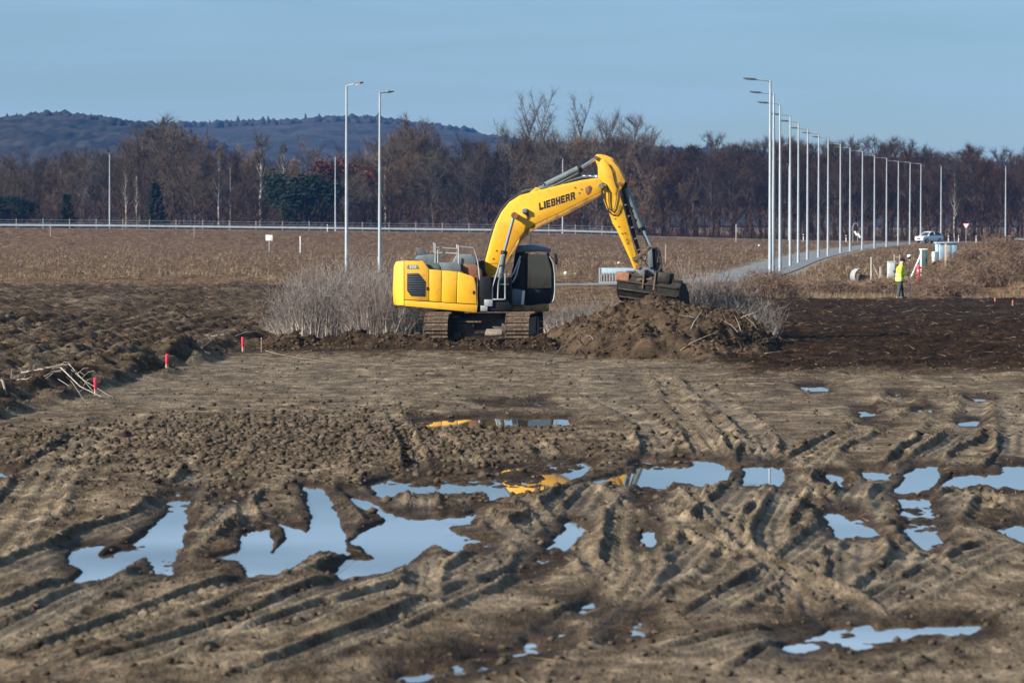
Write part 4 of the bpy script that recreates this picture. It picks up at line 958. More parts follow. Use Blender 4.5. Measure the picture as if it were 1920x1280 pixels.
rail([(1030,480),(1037,492),(1040,515),(1040.5,545),(1038,562),(1032,569)], CY0 - .12, .018, 'rail', 'front_guard', cab)
rail([(1033,482),(1040,486)], CY0 - .12, .014, 'black', 'mirror_arm', cab)
slab('mirror', [(1038.5,474.5),(1043.5,475),(1046,487),(1045.5,497),(1040.5,496.5)], CY0 - .22, CY0 - .06, 'black', cab, .03)
rail([(1043,497),(1044,512)], CY0 - .14, .012, 'cyl', 'mirror_stem', cab)
# boom
bm_top = [(904,516),(906,505),(911,484),(920,450),(930,418),(940,398),(955,379),(975,366),(1010,357),(1050,347),(1090,338),(1118,334),(1127,336),(1131,345),(1129,360)]
bm_bot = [(1104,372),(1055,397),(1006,420),(986,433),(972,448),(957,474),(940,498),(922,520),(912,524)]
boom = MB().prism(pol(bm_top + bm_bot, -.28), -.28, .28).build('boom', M['yellow'], ex, .05, 2)
low = [(1128,360),(1104,372),(1055,397),(1006,420),(986,433),(972,448),(957,474),(940,498)]
slab('boom_bottom_plate', low + [(946,500),(962,478),(977,452),(991,438),(1010,427),(1060,404),(1107,379),(1127,367)], -.31, .31, 'yellow_brown', boom, .01)  # browner, mottled yellow along the lower edge of the boom
slab('boom_seam', [(911,493.4),(934,493.4),(934,494.3),(911,494.3)], -.286, -.279, 'rust', boom, 0)
# boom lettering: heavy block capitals along the boom flank
def lettering(text, p0, p1, hpx, ly, m, par):
    G = {'L': [[(0,0),(.34,0),(.34,.72),(1,.72),(1,1),(0,1)]], 'I': [[(0,0),(.42,0),(.42,1),(0,1)]],
         'E': [[(0,0),(1,0),(1,.26),(.34,.26),(.34,.38),(.9,.38),(.9,.62),(.34,.62),(.34,.74),(1,.74),(1,1),(0,1)]],
         'H': [[(0,0),(.34,0),(.34,.37),(.68,.37),(.68,0),(1.02,0),(1.02,1),(.68,1),(.68,.64),(.34,.64),(.34,1),(0,1)]],
         'B': [[(0,0),(.34,0),(.34,1),(0,1)],[(.34,0),(.85,0),(1,.12),(1,.38),(.9,.5),(1,.62),(1,.88),(.85,1),(.34,1),(.34,.78),(.66,.78),(.66,.6),(.34,.6),(.34,.4),(.66,.4),(.66,.22),(.34,.22)]],
         'R': [[(0,0),(.34,0),(.34,1),(0,1)],[(.34,0),(.85,0),(1,.12),(1,.45),(.86,.57),(1.06,1),(.7,1),(.54,.62),(.34,.62),(.34,.4),(.66,.4),(.66,.22),(.34,.22)]]}
    Wd = {c: max(x for q in G[c] for x, _ in q) for c in G}; adv = [Wd[c] + .16 for c in text]; tot = sum(adv) - .16
    ux, uy = p1[0] - p0[0], p1[1] - p0[1]; cur = 0.0
    for c, a in zip(text, adv):
        mb = MB()
        for q in G[c]:
            mb.prism(pol([(p0[0] + ux * (cur + x) / tot + .10 * hpx * (z), p0[1] + uy * (cur + x) / tot + hpx * z) for x, z in q], ly), ly, ly + .006)
        mb.build('letter', M[m], par); cur += a
lettering('LIEBHERR', (1010, 380.5), (1077.5, 359.5), 14.0, -.2855, 'letter', boom)
slab('boom_bracket', [(988,366),(1005,351),(1013,353),(1016,360),(1000,364)], -.2, .2, 'yellow', boom, .02)
slab('cover_plate', [(1097,352),(1106,347.5),(1110,352),(1107,361),(1102,366),(1098,361)], -.292, -.279, 'rust', boom, .006)
MB().tube([P3(965, 404, -.45), P3(965, 404, .45)], .085, 14).build('boom_pin', M['rust'], boom, smooth=True)
MB().tube([P3(1127, 349, -.36), P3(1127, 349, .36)], .075, 14).build('boom_pin', M['grey_paint'], boom, smooth=True)
MB().tube([P3(909, 516, -.4), P3(909, 516, .4)], .09, 14).build('boom_pin', M['rust'], boom, smooth=True)
wl = slab('work_light', [(979,391),(989,391),(989,400),(979,400)], -.4, -.28, 'grey_paint', boom, .02); slab('lens', [(981,393),(987,393),(987,398),(981,398)], -.41, -.4, 'chrome', wl, 0)
slab('light_bracket', [(985,398),(991,394),(992,408),(988,412)], -.31, -.281, 'rust', boom, .005)
for ly in (-.16, .02, .16): rail([(904,512),(905,500),(909,482),(917,450),(927,418),(938,396),(953,377),(973,364),(990,357)], ly, .022, 'hose', 'hose', boom)
rail([(978,361),(1000,357.5),(1050,344.5),(1088,333),(1100,331),(1118,333),(1127,341)], -.12, .022, 'cyl', 'pipe', boom); rail([(978,359),(1050,343),(1090,331),(1112,330)], .1, .02, 'cyl', 'pipe', boom)
for c in ([(976,362),(975,354),(982,350.5),(993,350),(1003,354)], [(1002,352),(1004,344),(1012,342),(1020,344),(1021,351),(1010,356)], [(1000,357),(1006,346),(1014,345)]): rail(c, -.1, .02, 'hose', 'hose', boom)
for k in range(6): MB().tube([P3(1092 + k * 5.5, 332 + (k % 2), -.05), P3(1094 + k * 5.5, 328.5 + (k % 2), -.05)], .035, 6).build('fitting', M['chrome'], boom)
for i, (a, b) in enumerate([(1090,355), (1086,362), (1078,352), (925,485), (931,470)]): MB().tube([P3(a, b, -.295), P3(a, b, -.279)], .025, 8).build('plug', M['muddy'], boom)
# boom cylinders
for ly in (-.52, .52):
    cyl = MB().tube([P3(934, 548, ly), P3(945, 474, ly)], .085, 14).build('boom_cylinder', M['cyl'], ex, smooth=True)
    MB().tube([P3(945, 474, ly), P3(964, 405, ly)], .048, 12).build('rod', M['chrome'], cyl, smooth=True); MB().tube([P3(964.5, 404, ly - .07), P3(964.5, 404, ly + .07)], .1, 14).build('rod_eye', M['rust'], cyl, smooth=True)
    MB().tube([P3(944, 478, ly), P3(946, 470, ly)], .1, 14).build('gland', M['black'], cyl, smooth=True)
# stick
stick_p = [(1115,293),(1119,289.5),(1128,289.5),(1145,297),(1160,315),(1173,341),(1167,352),(1161,360),(1166,378),(1180,430),(1193,479),(1199,499),(1194,506),(1189,504),(1182,486),(1156,430),(1149,419),(1142,399),(1131,376),(1129,352),(1122,337),(1121,313),(1117,302)]
stick = MB().prism(pol(stick_p, -.24), -.24, .24).build('stick', M['yellow'], ex, .03, 2)
slab('side_plate', [(1123,312),(1126,300),(1133,299),(1141,308),(1150,326),(1157,352),(1154,366),(1146,360),(1130,345),(1123,335)], -.262, -.238, 'yellow', stick, .008)
slab('top_guard', [(1131,289.5),(1147,296),(1163,314),(1176,341),(1171.5,344),(1158,316),(1144,300)], .05, .27, 'yellow', stick, .01)
for (a, b, r_) in ((1117,296,.06), (1162,345,.06), (1196,500,.07)): MB().tube([P3(a, b, -.3), P3(a, b, .3)], r_, 12).build('pin', M['rust'], stick, smooth=True)
for (a, b) in ((1153,410), (1160,425), (1166,438), (1172,437), (1177,456), (1163,396), (1175,449)): MB().tube([P3(a, b, -.256), P3(a, b, -.238)], .022, 8).build('plug', M['muddy'], stick)
for c in ([(1129,343),(1136,346),(1141,356),(1141.5,378),(1143,392),(1147,397),(1152,390),(1156,372),(1157,355)], [(1130,354),(1131,376),(1137,392),(1146,402),(1154,403),(1160,396),(1163,384)], [(1141,308),(1148,320),(1152,340),(1156,352)]): rail(c, -.275, .016, 'hose', 'hose', stick)
for k in range(3): rail([(1166 + k * 2, 352), (1170 + k * 2.4, 378), (1180 + k * 2.4, 420), (1192 + k * 2.2, 460), (1201 + k, 485)], -.12 + .12 * k, .022, 'hose', 'hose', stick)
for k in range(5): slab('hose_clamp', [(1170 + k * 6.3, 384 + k * 21), (1175 + k * 6.3, 382.6 + k * 21), (1175.8 + k * 6.3, 385 + k * 21), (1170.8 + k * 6.3, 386.4 + k * 21)], -.2, .2, 'cyl', stick, .01)
ac = MB().tube([P3(1011, 354, 0), P3(1089, 315, 0)], .105, 14).build('stick_cylinder', M['cyl'], ex, smooth=True)
MB().tube([P3(1089, 315, 0), P3(1117, 297, 0)], .05, 12).build('rod', M['chrome'], ac, smooth=True); MB().tube([P3(1084, 317.5, 0), P3(1090, 314.5, 0)], .125, 14).build('gland', M['black'], ac, smooth=True)
MB().tube([P3(1020, 357, -.14), P3(1084, 325, -.14)], .02, 6).build('feed_pipe', M['cyl'], ac)
bc = MB().tube([P3(1171, 350, 0), P3(1204, 431, 0)], .095, 14).build('bucket_cylinder', M['cyl'], ex, smooth=True)
MB().tube([P3(1204, 431, 0), P3(1218, 463, 0)], .048, 12).build('rod', M['chrome'], bc, smooth=True); MB().tube([P3(1202, 426, 0), P3(1205, 433, 0)], .11, 14).build('gland', M['black'], bc, smooth=True)
MB().tube([P3(1170, 347, -.16), P3(1170, 347, .16)], .11, 12).build('cylinder_eye', M['black'], bc, smooth=True)
# linkage, coupler and tilting head
for ly in (-.3, .3):
    slab('link_arm', [(1185,483),(1192,480),(1219,460),(1223,465),(1196,488),(1187,490)], ly - .035, ly + .035, 'muddy', ex, .01)
    slab('link_arm', [(1214,462),(1222,461),(1225,500),(1217,503)], ly - .03, ly + .03, 'grey_paint', ex, .01)
slab('hose_bundle', [(1217,464),(1232,463),(1236,478),(1239,498),(1243,506),(1236,516),(1226,512),(1221,490)], -.28, .28, 'black', ex, .04)
for k, c in enumerate(([(1226,466),(1236,470),(1239,482),(1240,495),(1236,504)], [(1222,466),(1232,464),(1236,474),(1233,492)], [(1234,490),(1241,494),(1240,503),(1233,509)], [(1199,480),(1206,474),(1212,480),(1208,494)], [(1203,486),(1210,490),(1214,500)])): rail(c, -.3 - .02 * (k % 3), .025, 'hose', 'hose')
slab('quick_coupler', [(1195,503),(1206,501),(1232,500),(1237,510),(1232,517),(1200,517),(1196,510)], -.27, .27, 'grey_paint', ex, .02)
MB().tube([P3(1218, 516, 0), P3(1219, 529, 0)], .36, 20).build('rotator', M['muddy'], ex, smooth=True)
slab('rotator_plate', [(1197,522),(1244,520),(1245,524),(1198,526)], -.45, .45, 'muddy', ex, .01)
# ditching bucket: back shell curved, side plates, cutting edge, stiffeners
bk = empty('bucket', P3(1226, 548, 0)); bk.parent = ex; bk.rotation_euler = (0, radians(7), radians(-24)); BW = 1.95
prof = [(-.42, .42), (-.52, .25), (-.5, .02), (-.38, -.2), (-.15, -.36), (.15, -.40), (.5, -.34)]
inn = [(a * .93 + .01, b * .93 + .015) for a, b in prof]
mb = MB(); n = len(prof); V = []
for x in (-BW / 2, BW / 2): V += [(x, a, b) for a, b in prof] + [(x, a, b) for a, b in inn]
k = 2 * n; Fc = []
for i in range(n - 1): Fc += [(i, i + 1, k + i + 1, k + i), (n + i + 1, n + i, k + n + i, k + n + i + 1), (i + 1, i, n + i, n + i + 1), (k + i, k + i + 1, k + n + i + 1, k + n + i)]
Fc += [(0, k, k + n, n), (n - 1, n + n - 1, k + 2 * n - 1, k + n - 1)]
mb.add(V, Fc).build('shell', M['blacksteel'], bk, smooth=False)
for s in (-1, 1):
    sp = MB(); pr = prof + [(.3, .1), (-.1, .4)]; m_ = len(pr); x0, x1 = s * (BW / 2 - .02), s * (BW / 2 + .025)
    sp.add([(x0, a, b) for a, b in pr] + [(x1, a, b) for a, b in pr], [tuple(range(m_)), tuple(range(2 * m_ - 1, m_ - 1, -1))] + [(i, (i + 1) % m_, m_ + (i + 1) % m_, m_ + i) for i in range(m_)]).build('side_plate', M['blacksteel'], bk)
MB().box((0, .56, -.335), (BW + .08, .22, .03), Matrix.Rotation(.12, 3, 'X')).build('cutting_edge', M['muddy'], bk, .005)
for (a, b) in ((-.535, .24), (-.51, .0), (-.36, -.235)): MB().box((0, a, b), (BW - .05, .05, .05)).build('stiffener', M['blacksteel'], bk, .008)
MB().box((0, -.36, .44), (BW + .02, .16, .09)).build('top_beam', M['blacksteel'], bk, .01)
MB().box((-.86, -.36, .36), (.42, .3, .27)).build('end_box', M['rust'], bk, .01); MB().box((.42, -.34, .5), (.46, .36, .3)).build('end_box', M['blacksteel'], bk, .01)
for s in (-.16, .2): MB().prism([(s - .02, .1), (s + .03, .1), (s + .03, .66), (s - .02, .66)], -.57, .1).build('ear_plate', M['muddy'], bk, .006)
r = np.random.default_rng(3); q = r.uniform(0, 1, 90); cx = r.uniform(-.9, .5, 90)
V, T = blobs(np.stack([cx, r.uniform(-.4, .3, 90), .26 + .22 * r.random(90)], -1), np.stack([r.uniform(.05, .14, 90)] * 3, -1), .4, 8)
o = link_mesh('soil_load', np_mesh('soil_load', V, T, M['clod']), bk); o['kind'] = 'stuff'

# undercarriage
uc = empty('undercarriage', (-.10, 0, 0), radians(-6)); uc.parent = ex
prof = []                                            # side profile of the crawler (along y, z)
R_ = .45; Lh = 1.75
for a in np.linspace(-pi / 2, pi / 2, 9): prof.append((Lh + R_ * cos(a), .49 + R_ * sin(a)))
for a in np.linspace(pi / 2, 3 * pi / 2, 9): prof.append((-Lh + R_ * cos(a), .49 + R_ * sin(a)))
prof = np.array(prof); cl = np.vstack([prof, prof[:1]]); seg = np.linalg.norm(np.diff(cl, axis=0), axis=1); cum = np.concatenate([[0], np.cumsum(seg)]); tot = cum[-1]; ns = 46
shoe_me = None
for s in (-1, 1):
    xc = s * 1.19
    fr_ = MB(); ip = [(a * .9, .47 + (b - .47) * .72) for a, b in prof]; fr_.add([(xc - .2, a, b) for a, b in ip] + [(xc + .2, a, b) for a, b in ip], [tuple(range(18)), tuple(range(35, 17, -1))] + [(i, (i + 1) % 18, 18 + (i + 1) % 18, 18 + i) for i in range(18)]).build('track_frame', M['track_dark'], uc)
    for yy in (-Lh, Lh): MB().tube([(xc - .24, yy, .47), (xc + .24, yy, .47)], .33, 18).build('sprocket', M['track_dark'], uc, smooth=True)
    for k in range(7): MB().tube([(xc - .23, -1.35 + k * .45, .2), (xc + .23, -1.35 + k * .45, .2)], .11, 12).build('roller', M['track_dark'], uc, smooth=True)
    for k in range(ns):
        u = (k + .5) / ns * tot; p = np.array([np.interp(u, cum, cl[:, 0]), np.interp(u, cum, cl[:, 1])]); e = 1e-3
        p2 = np.array([np.interp((u + e) % tot, cum, cl[:, 0]), np.interp((u + e) % tot, cum, cl[:, 1])]); d = p2 - p; ang = math.atan2(d[1], d[0])
        if shoe_me is None:
            mb = MB(); mb.box((0, 0, 0), (.70, tot / ns * .93, .035)); mb.box((0, -.06, -.035), (.70, .022, .05)); mb.box((0, .05, -.03), (.70, .018, .04)); mb.box((-.34, .02, -.02), (.02, .12, .03))
            o = mb.build('track_shoe', M['muddy'], uc); shoe_me = o.data
        else: o = link_mesh('track_shoe', shoe_me, uc)
        o.location = (xc, p[0], p[1]); o.rotation_euler = (ang, 0, 0)
MB().box((0, 0, .62), (1.9, 1.5, .34)).build('car_body', M['track_dark'], uc, .04)
for s in (-1, 1):
    for yy in (-.6, .6): MB().box((s * .75, yy, .52), (.9, .4, .3), Matrix.Rotation(s * .15, 3, 'Y')).build('cross_beam', M['track_dark'], uc, .03)
MB().box((-.35, -.95, .70), (.75, .3, .05)).build('cover_plate', M['muddy'], uc, .01); MB().box((-.45, -1.0, .5), (.5, .04, .28)).build('guard_frame', M['track_dark'], uc, .01)
MB().box((.42, -1.3, .40), (.5, .4, .07), Matrix.Rotation(.35, 3, 'X')).build('mud_slab', M['branch'], uc, .02)

# ------------------------------------------------------------------ soil heap
px0, py0, PH = 4.2, 111.0, 1.3
xs = np.linspace(-4.0, 4.2, 170); ys = np.linspace(-13, 5.0, 240); X, Y = np.meshgrid(xs, ys)
ry = np.where(Y < 0, 11.5, 4.0); rx = np.where(X < 0, 3.25, 3.45); d = np.sqrt((X / rx) ** 2 + (Y / ry) ** 2 + 1e-9) + .18 * fbm(X * .7, Y * .5, 3, 201)
Z = PH * np.clip(1 - d, 0, 1) ** .66 * (1 + .0 * X) + .20 * np.exp(-((X - 1.9) / .9) ** 2 - ((Y + .5) / 1.6) ** 2)
k = sstep(1.05, .75, d); Z = Z + k * (.34 * fbm(X * 1.1, Y * .8, 6, 202, .72) + crumb(X / 2.2, Y / 2.2, 203) * .22 + crumb(X, Y, 205) * .12) - .1 * sstep(.8, 1.15, d)
idx = np.arange(X.size).reshape(X.shape); q = np.stack([idx[:-1, :-1], idx[:-1, 1:], idx[1:, 1:], idx[1:, :-1]], -1).reshape(-1, 4)
keep = (d.ravel()[q] < 1.12).all(1); q = q[keep]; used, inv = np.unique(q, return_inverse=True)
heap_V = np.stack([X, Y, Z], -1).reshape(-1, 3)[used]
pile = empty('soil_heap', (px0, py0, .0)); tag(pile, 'tall heap of dug brown soil and roots under the bucket', 'soil heap')
link_mesh('mound', np_mesh('mound', heap_V, inv.reshape(-1, 4), M['clod_dark'], False, 4), pile)
r = np.random.default_rng(17); sel = r.integers(0, len(heap_V), 2600); sz = .012 + .075 * r.random(2600) ** 3.5
V, T = blobs(heap_V[sel] + np.array([0, 0, .02]), np.stack([sz * r.uniform(.7, 1.3, 2600), sz, sz * .8], -1), .45, 9)
o = link_mesh('clods', np_mesh('clods', V, T, M['clod_dark']), pile); o['kind'] = 'stuff'
# roots and sticks in the heap
for k in range(13):
    v = heap_V[r.integers(0, len(heap_V))]
    if v[2] < .12: continue
    a = r.uniform(0, 2 * pi); ln = r.uniform(.4, 1.4); d_ = np.array([cos(a), sin(a) * .5, r.uniform(-.2, .6)]); p = v + np.array([0, -.05, .05])
    MB().tube([p - d_ * ln * .3, p + np.array([0, 0, .06]), p + d_ * ln * .7], [.014, .012, .004], 5).build('root', M['branch' if k % 3 else 'greywood'], pile)

ts = TS(); sel = r.integers(0, len(heap_V), 5200); A = heap_V[sel] + r.normal(0, .03, (5200, 3)) - np.array([0, 0, .02]); dd = r.normal(0, 1, (5200, 3)); dd[:, 2] = dd[:, 2] * .6 + .15
ts.add(A, A + dd * (r.uniform(.06, .3, 5200) ** 1.2)[:, None], r.uniform(.008, .02, 5200), r); o = link_mesh('stalks', ts.mesh('stalks', M['straw_brown']), pile); o['kind'] = 'stuff'

# ------------------------------------------------------------------ thickets
def shrub_meshes(seed, n, wd, dp, H, lean=.25):
    r = np.random.default_rng(seed); ts, tw = TS(), TS()
    bx, by = r.uniform(-wd, wd, n), r.uniform(-dp, dp, n)
    h = H * (.55 + .5 * r.random(n)) * (1 - .35 * (np.abs(bx) / wd) ** 2)
    P0 = np.column_stack([bx, by, np.full(n, -.08)]); dr = np.column_stack([bx / wd * lean + r.normal(0, .16, n), r.normal(0, .16, n), np.ones(n)])
    P1 = P0 + dr * (h * .45)[:, None]; P2 = P1 + (dr + r.normal(0, .13, (n, 3))) * (h * .55)[:, None]
    ts.add(P0, P1 * 1.0, .03, r); ts.add(P0 + r.normal(0, .004, (n, 3)), P1 + (P2 - P1) * .5, .022, r); tw.add(P1, P2, .014, r)
    for t in (.3, .45, .6, .75, .9):
        for _ in range(3):
            A = np.where(t < .45, P0 + (P1 - P0) * (t / .45), P1 + (P2 - P1) * ((t - .45) / .55)); e = dr * .8 + r.normal(0, .5, (n, 3)); B = A + e * (h * .28 * r.random(n))[:, None]
            tw.add(A, B, .011, r); C = A + (B - A) * .6; tw.add(C, C + (e + r.normal(0, .5, (n, 3))) * (h * .12)[:, None], .008, r)
    return ts, tw
SH = []
for sd, n, wd, dp, H in ((1, 330, 1.0, 1.3, 2.15), (2, 310, .9, 1.2, 1.9), (3, 230, .8, 1.0, 1.5)):
    a, b = shrub_meshes(sd, n, wd, dp, H); SH.append((a.mesh('stems', M['twig_pale']), b.mesh('twigs', M['twig_dark'])))
def bramble_mesh(seed, n, wd, H):
    r = np.random.default_rng(seed); tw = TS(); st = TS(); a = r.uniform(0, 2 * pi, n); bx = r.normal(0, wd * .5, n); by = r.normal(0, wd * .6, n); hh = H * np.exp(-(bx / wd) ** 2) * r.uniform(.4, 1.1, n)
    P0 = np.column_stack([bx, by, np.zeros(n)]); P1 = P0 + np.column_stack([np.cos(a) * .25, np.sin(a) * .25, hh]); P2 = P1 + np.column_stack([np.cos(a) * .5, np.sin(a) * .5, -hh * r.uniform(-.2, .6, n)])
    st.add(P0, P1, .018, r); st.add(P1, P2, .014, r)
    for _ in range(7):
        t = r.random(n)[:, None]; A = P0 + (P1 - P0) * t; A = np.where(r.random((n, 1)) < .5, A, P1 + (P2 - P1) * t); tw.add(A, A + r.normal(0, .16, (n, 3)), .016, r)
    return st.mesh('stems', M['bramble']), tw.mesh('twigs', M['bramble'])
SH.append(bramble_mesh(5, 700, 1.1, .9)); SH.append(bramble_mesh(6, 600, .9, .6))
def shrub(k, px, Y, label, group, s=1.0, sz_=1.0, name='willow_shrub'):
    x = (px - 960) * Y / F; g = empty(name, (x, Y, hgt(x, Y)), random.uniform(-.3, .3)); g.scale = (s, s, s * sz_)
    link_mesh('stems', SH[k][0], g); link_mesh('twigs', SH[k][1], g); tag(g, label, 'shrub', group)
tg = 'willow shrubs beside the excavator'
for k, px, Y, lab, s, z in [(0, 590, 117, 'pale-stemmed leafless willow at the left end of the thicket', 1.0, .95), (0, 650, 119, 'dense leafless willow below the nearest left lamp', 1.05, 1.0), (1, 705, 116, 'low leafless willow in front below the second left lamp', 1.0, .95), (0, 730, 121, 'leafless willow behind the counterweight of the digger', 1.05, 1.0), (1, 790, 121, 'leafless willow showing under the rear of the digger', 1.0, .9), (2, 550, 119, 'thin low willow beside the bleached fallen branch', .9, .8), (1, 620, 124, 'leafless willow in the back of the thicket', 1.2, 1.0), (1, 690, 126, 'tall leafless willow in the back between the two left lamps', 1.25, 1.0)]: shrub(k, px, Y, lab, tg, s, z)
tg = 'leafless shrubs behind the soil heap'
for k, px, Y, lab, s, z in [(1, 1310, 118, 'leafless shrub right of the bucket behind the heap', 1.15, 1.0), (1, 1360, 117, 'leafless twiggy shrub over the dark right flank of the heap', 1.0, .9), (2, 1405, 115, 'low spindly shrub right of the heap', 1.0, .8), (2, 1290, 123, 'leafless shrub just beyond the bucket end', 1.2, 1.0), (2, 1075, 124, 'low weedy shrub right of the cab behind the heap', 1.1, .6), (2, 1125, 120, 'low weedy shrub left of the bucket behind the heap', 1.1, .65), (2, 1160, 126, 'weedy shrub directly behind the heap', 1.1, .65)]: shrub(k, px, Y, lab, tg, s, z)
tg = 'brambles on the right verge'
for k, px, Y, lab in [(3, 1755, 190, 'bramble clump behind the hydrant'), (3, 1805, 196, 'bramble clump below the blue-grey kiosk'), (3, 1850, 192, 'bramble clump on the right mound'), (3, 1905, 196, 'bramble clump at the right edge of the verge'), (4, 1555, 186, 'bramble clump left of the concrete ring'), (3, 1440, 178, 'bramble clump near the foot of the nearest lamp'), (4, 1830, 208, 'bramble clump on the crest of the right mound'), (4, 1780, 184, 'low bramble clump in front of the kiosk post'), (4, 1655, 186, 'low bramble clump left of the surveyor'), (3, 1880, 212, 'broad bramble clump high on the right mound')]: shrub(k, px, Y, lab, tg, 1.3, .9, 'bramble')

# ------------------------------------------------------------------ grass, clods, litter
r = np.random.default_rng(41); ts = TS()
def tufts(n, x0, x1, y0, y1, hmin, hmax, wd, blades=5, test=None):
    Yv = y0 + (y1 - y0) * r.random(n) ** 1.3; Xv = r.uniform(x0, x1, n) * Yv * .17
    h, zone, fld, mead = terrain(Xv, Yv, False); ok = (mead > .4) & (zone[:, 3] < .35) & (fbm(Xv * .3, Yv * .1, 2, 300) > -.25)
    Xv, Yv, h = Xv[ok], Yv[ok], h[ok]
    for _ in range(blades):
        m_ = len(Xv); A = np.column_stack([Xv + r.normal(0, .06, m_), Yv + r.normal(0, .06, m_), h - .02]); L = r.uniform(hmin, hmax, m_)
        ts.add(A, A + np.column_stack([r.normal(0, .35, m_) * L, r.normal(0, .3, m_) * L, L]), wd, r)
tufts(13000, -1, 1, 140, 240, .08, .28, .018); tufts(6000, .3, 1, 174, 222, .1, .34, .022); tufts(13000, -1, 1, 240, 590, .15, .42, .05, 4)
tag(link_mesh('dry_grass', ts.mesh('dry_grass', M['straw'])), 'tufts of dry straw-coloured grass over meadow and verge', 'grass', kind='stuff')
def clods(name, n, fx, label, m, smin, smax, pw=2.0, seed=1):
    r = np.random.default_rng(seed); x, y = fx(r, n); h, zone, fld, mead = terrain(x, y); ok = h > WL + .015; x, y, h = x[ok], y[ok], h[ok]
    s = smin + (smax - smin) * r.random(len(x)) ** pw; V, T = blobs(np.column_stack([x, y, h + s * .2]), np.stack([s * r.uniform(.8, 1.4, len(x)), s, s * .75], -1), .45, seed)
    tag(link_mesh(name, np_mesh(name, V, T, M[m])), label, 'soil clods', kind='stuff')
clods('soil_clods', 7000, lambda r, n: (r.normal(-3.5, 2.6, n), r.normal(63, 5, n)), 'crumbled mud clods in the rough band before the digger', 'clod', .012, .075, 3.0, 51)
clods('soil_clods', 6500, lambda r, n: ((lambda y: (r.uniform(-1, 1, n) * y * .15, y))(27 + 75 * r.random(n) ** 1.2)), 'loose mud crumbs scattered over the rutted site', 'clod', .008, .05, 3.0, 52)
clods('soil_clods', 3800, lambda r, n: ((lambda y: (field_edge(y) - r.random(n) ** .8 * 9, y))(70 + 130 * r.random(n))), 'turned earth clods on the ploughed field', 'clod_dark', .012, .07, 3, 53)
clods('soil_clods', 1500, lambda r, n: (r.uniform(-7.3, 1.6, n), r.normal(109.5, .8, n)), 'dark earth clods on the ridge before the tracks', 'clod_dark', .012, .075, 3, 54)
clods('soil_clods', 2600, lambda r, n: (r.uniform(4.5, 24, n), r.uniform(93, 172, n)), 'dark crumbs over the stripped soil on the right', 'clod_dark', .006, .045, 3, 55)

r = np.random.default_rng(77); n = 5500; y = 28 + 145 * r.random(n) ** .9; x = r.uniform(-1, 1, n) * y * .15; h, zone, fld, mead = terrain(x, y); ok = (h > WL + .02) & ((zone[:, 0] > .4) | (fld > .4) | (r.random(n) < .3)); x, y, h = x[ok], y[ok], h[ok]; n = len(x)
ts = TS(); A = np.column_stack([x, y, h + .012]); a = r.uniform(0, 2 * pi, n); L = r.uniform(.04, .22, n) * (1 + y / 130); ts.add(A, A + np.column_stack([np.cos(a) * L, np.sin(a) * L, r.uniform(0, .35, n) * L]), .007 + y / 14000, r)
tag(link_mesh('plant_litter', ts.mesh('plant_litter', M['straw'])), 'straws and broken stalks strewn over mud and stripped soil', 'plant litter', kind='stuff')

# survey stakes
for px, py, hpx, lab in [(180, 742, 34, 'red-topped survey stake beside the brush, nearest to the viewer'), (313, 704, 30, 'red-topped survey stake in the middle of the three by the field'), (456, 661, 29, 'red-topped survey stake farthest along the field edge'), (1899, 578, 13, 'orange-topped stake at the right edge of the dark soil'), (1866, 570, 9, 'small orange stake left of the right-edge stake')]:
    x, y = gp(px, py); h = hpx * y / F; g = empty('survey_stake', (x, y, hgt(x, y) - .02)); g.rotation_euler = (random.uniform(-.05, .05), random.uniform(-.06, .06), .4)
    MB().box((0, 0, h * .2), (.05, .05, h * .4 + .1)).build('shaft', M['wood'], g); MB().box((0, 0, h * .68), (.056, .056, h * .64)).build('painted_top', M['red' if px < 1000 else 'orange'], g, .006)
    tag(g, lab, 'stake', 'survey stakes')
x, y = gp(490, 662); g = empty('wooden_stake', (x, y, hgt(x, y))); MB().box((0, 0, .15), (.03, .03, .45)).build('shaft', M['branch'], g); MB().box((0, 0, .385), (.034, .034, .02)).build('top', M['wood'], g); tag(g, 'thin unpainted stake right of the farthest red stake', 'stake')
def branch(pts, r0, label, side=3, m='branch', name='fallen_branch'):
    P = [Vector((*gp(px, py), 0)) for px, py, z in pts]; P = [Vector((p.x, p.y, max(q[2], hgt(p.x, p.y) + .02 + q[2] * .25))) for p, q in zip(P, pts)]; c = P[0]; g = empty(name, c)
    MB().tube([p - c for p in P], list(np.linspace(r0, r0 * .35, len(P))), 6).build('limb', M[m], g, smooth=True); rr_ = random.Random(len(label))
    for k in range(side):
        i = rr_.randrange(len(P) - 1); a = P[i] + (P[i + 1] - P[i]) * rr_.random() - c; b = a + (P[-1] - P[0]).normalized() * rr_.uniform(.3, .8) + Vector((rr_.uniform(-.25, .25), rr_.uniform(-.5, .5), rr_.uniform(-.02, .25)))
        MB().tube([a, (a + b) / 2 + Vector((0, 0, .05)), b], [r0 * .4, r0 * .3, .004], 5).build('side_branch', M[m], g)
    tag(g, label, 'branch', 'cut branches by the field edge' if px_left(pts) else None)
def px_left(p): return p[0][0] < 520
branch([(85,720,.3),(120,727,.24),(160,736,.12),(212,750,.04)], .02, 'longest bleached branch pointing at the nearest red stake', 4)
branch([(70,716,.3),(110,728,.2),(135,740,.1),(155,752,.03)], .015, 'second bleached branch below the longest one', 3)
branch([(0,748,.12),(30,742,.2),(55,736,.26),(72,725,.3)], .02, 'crooked grey branch at the left end of the brush', 3)
branch([(90,722,.22),(115,733,.16),(150,742,.1),(190,748,.05)], .02, 'thin forked branch inside the brush heap', 4, 'greywood')
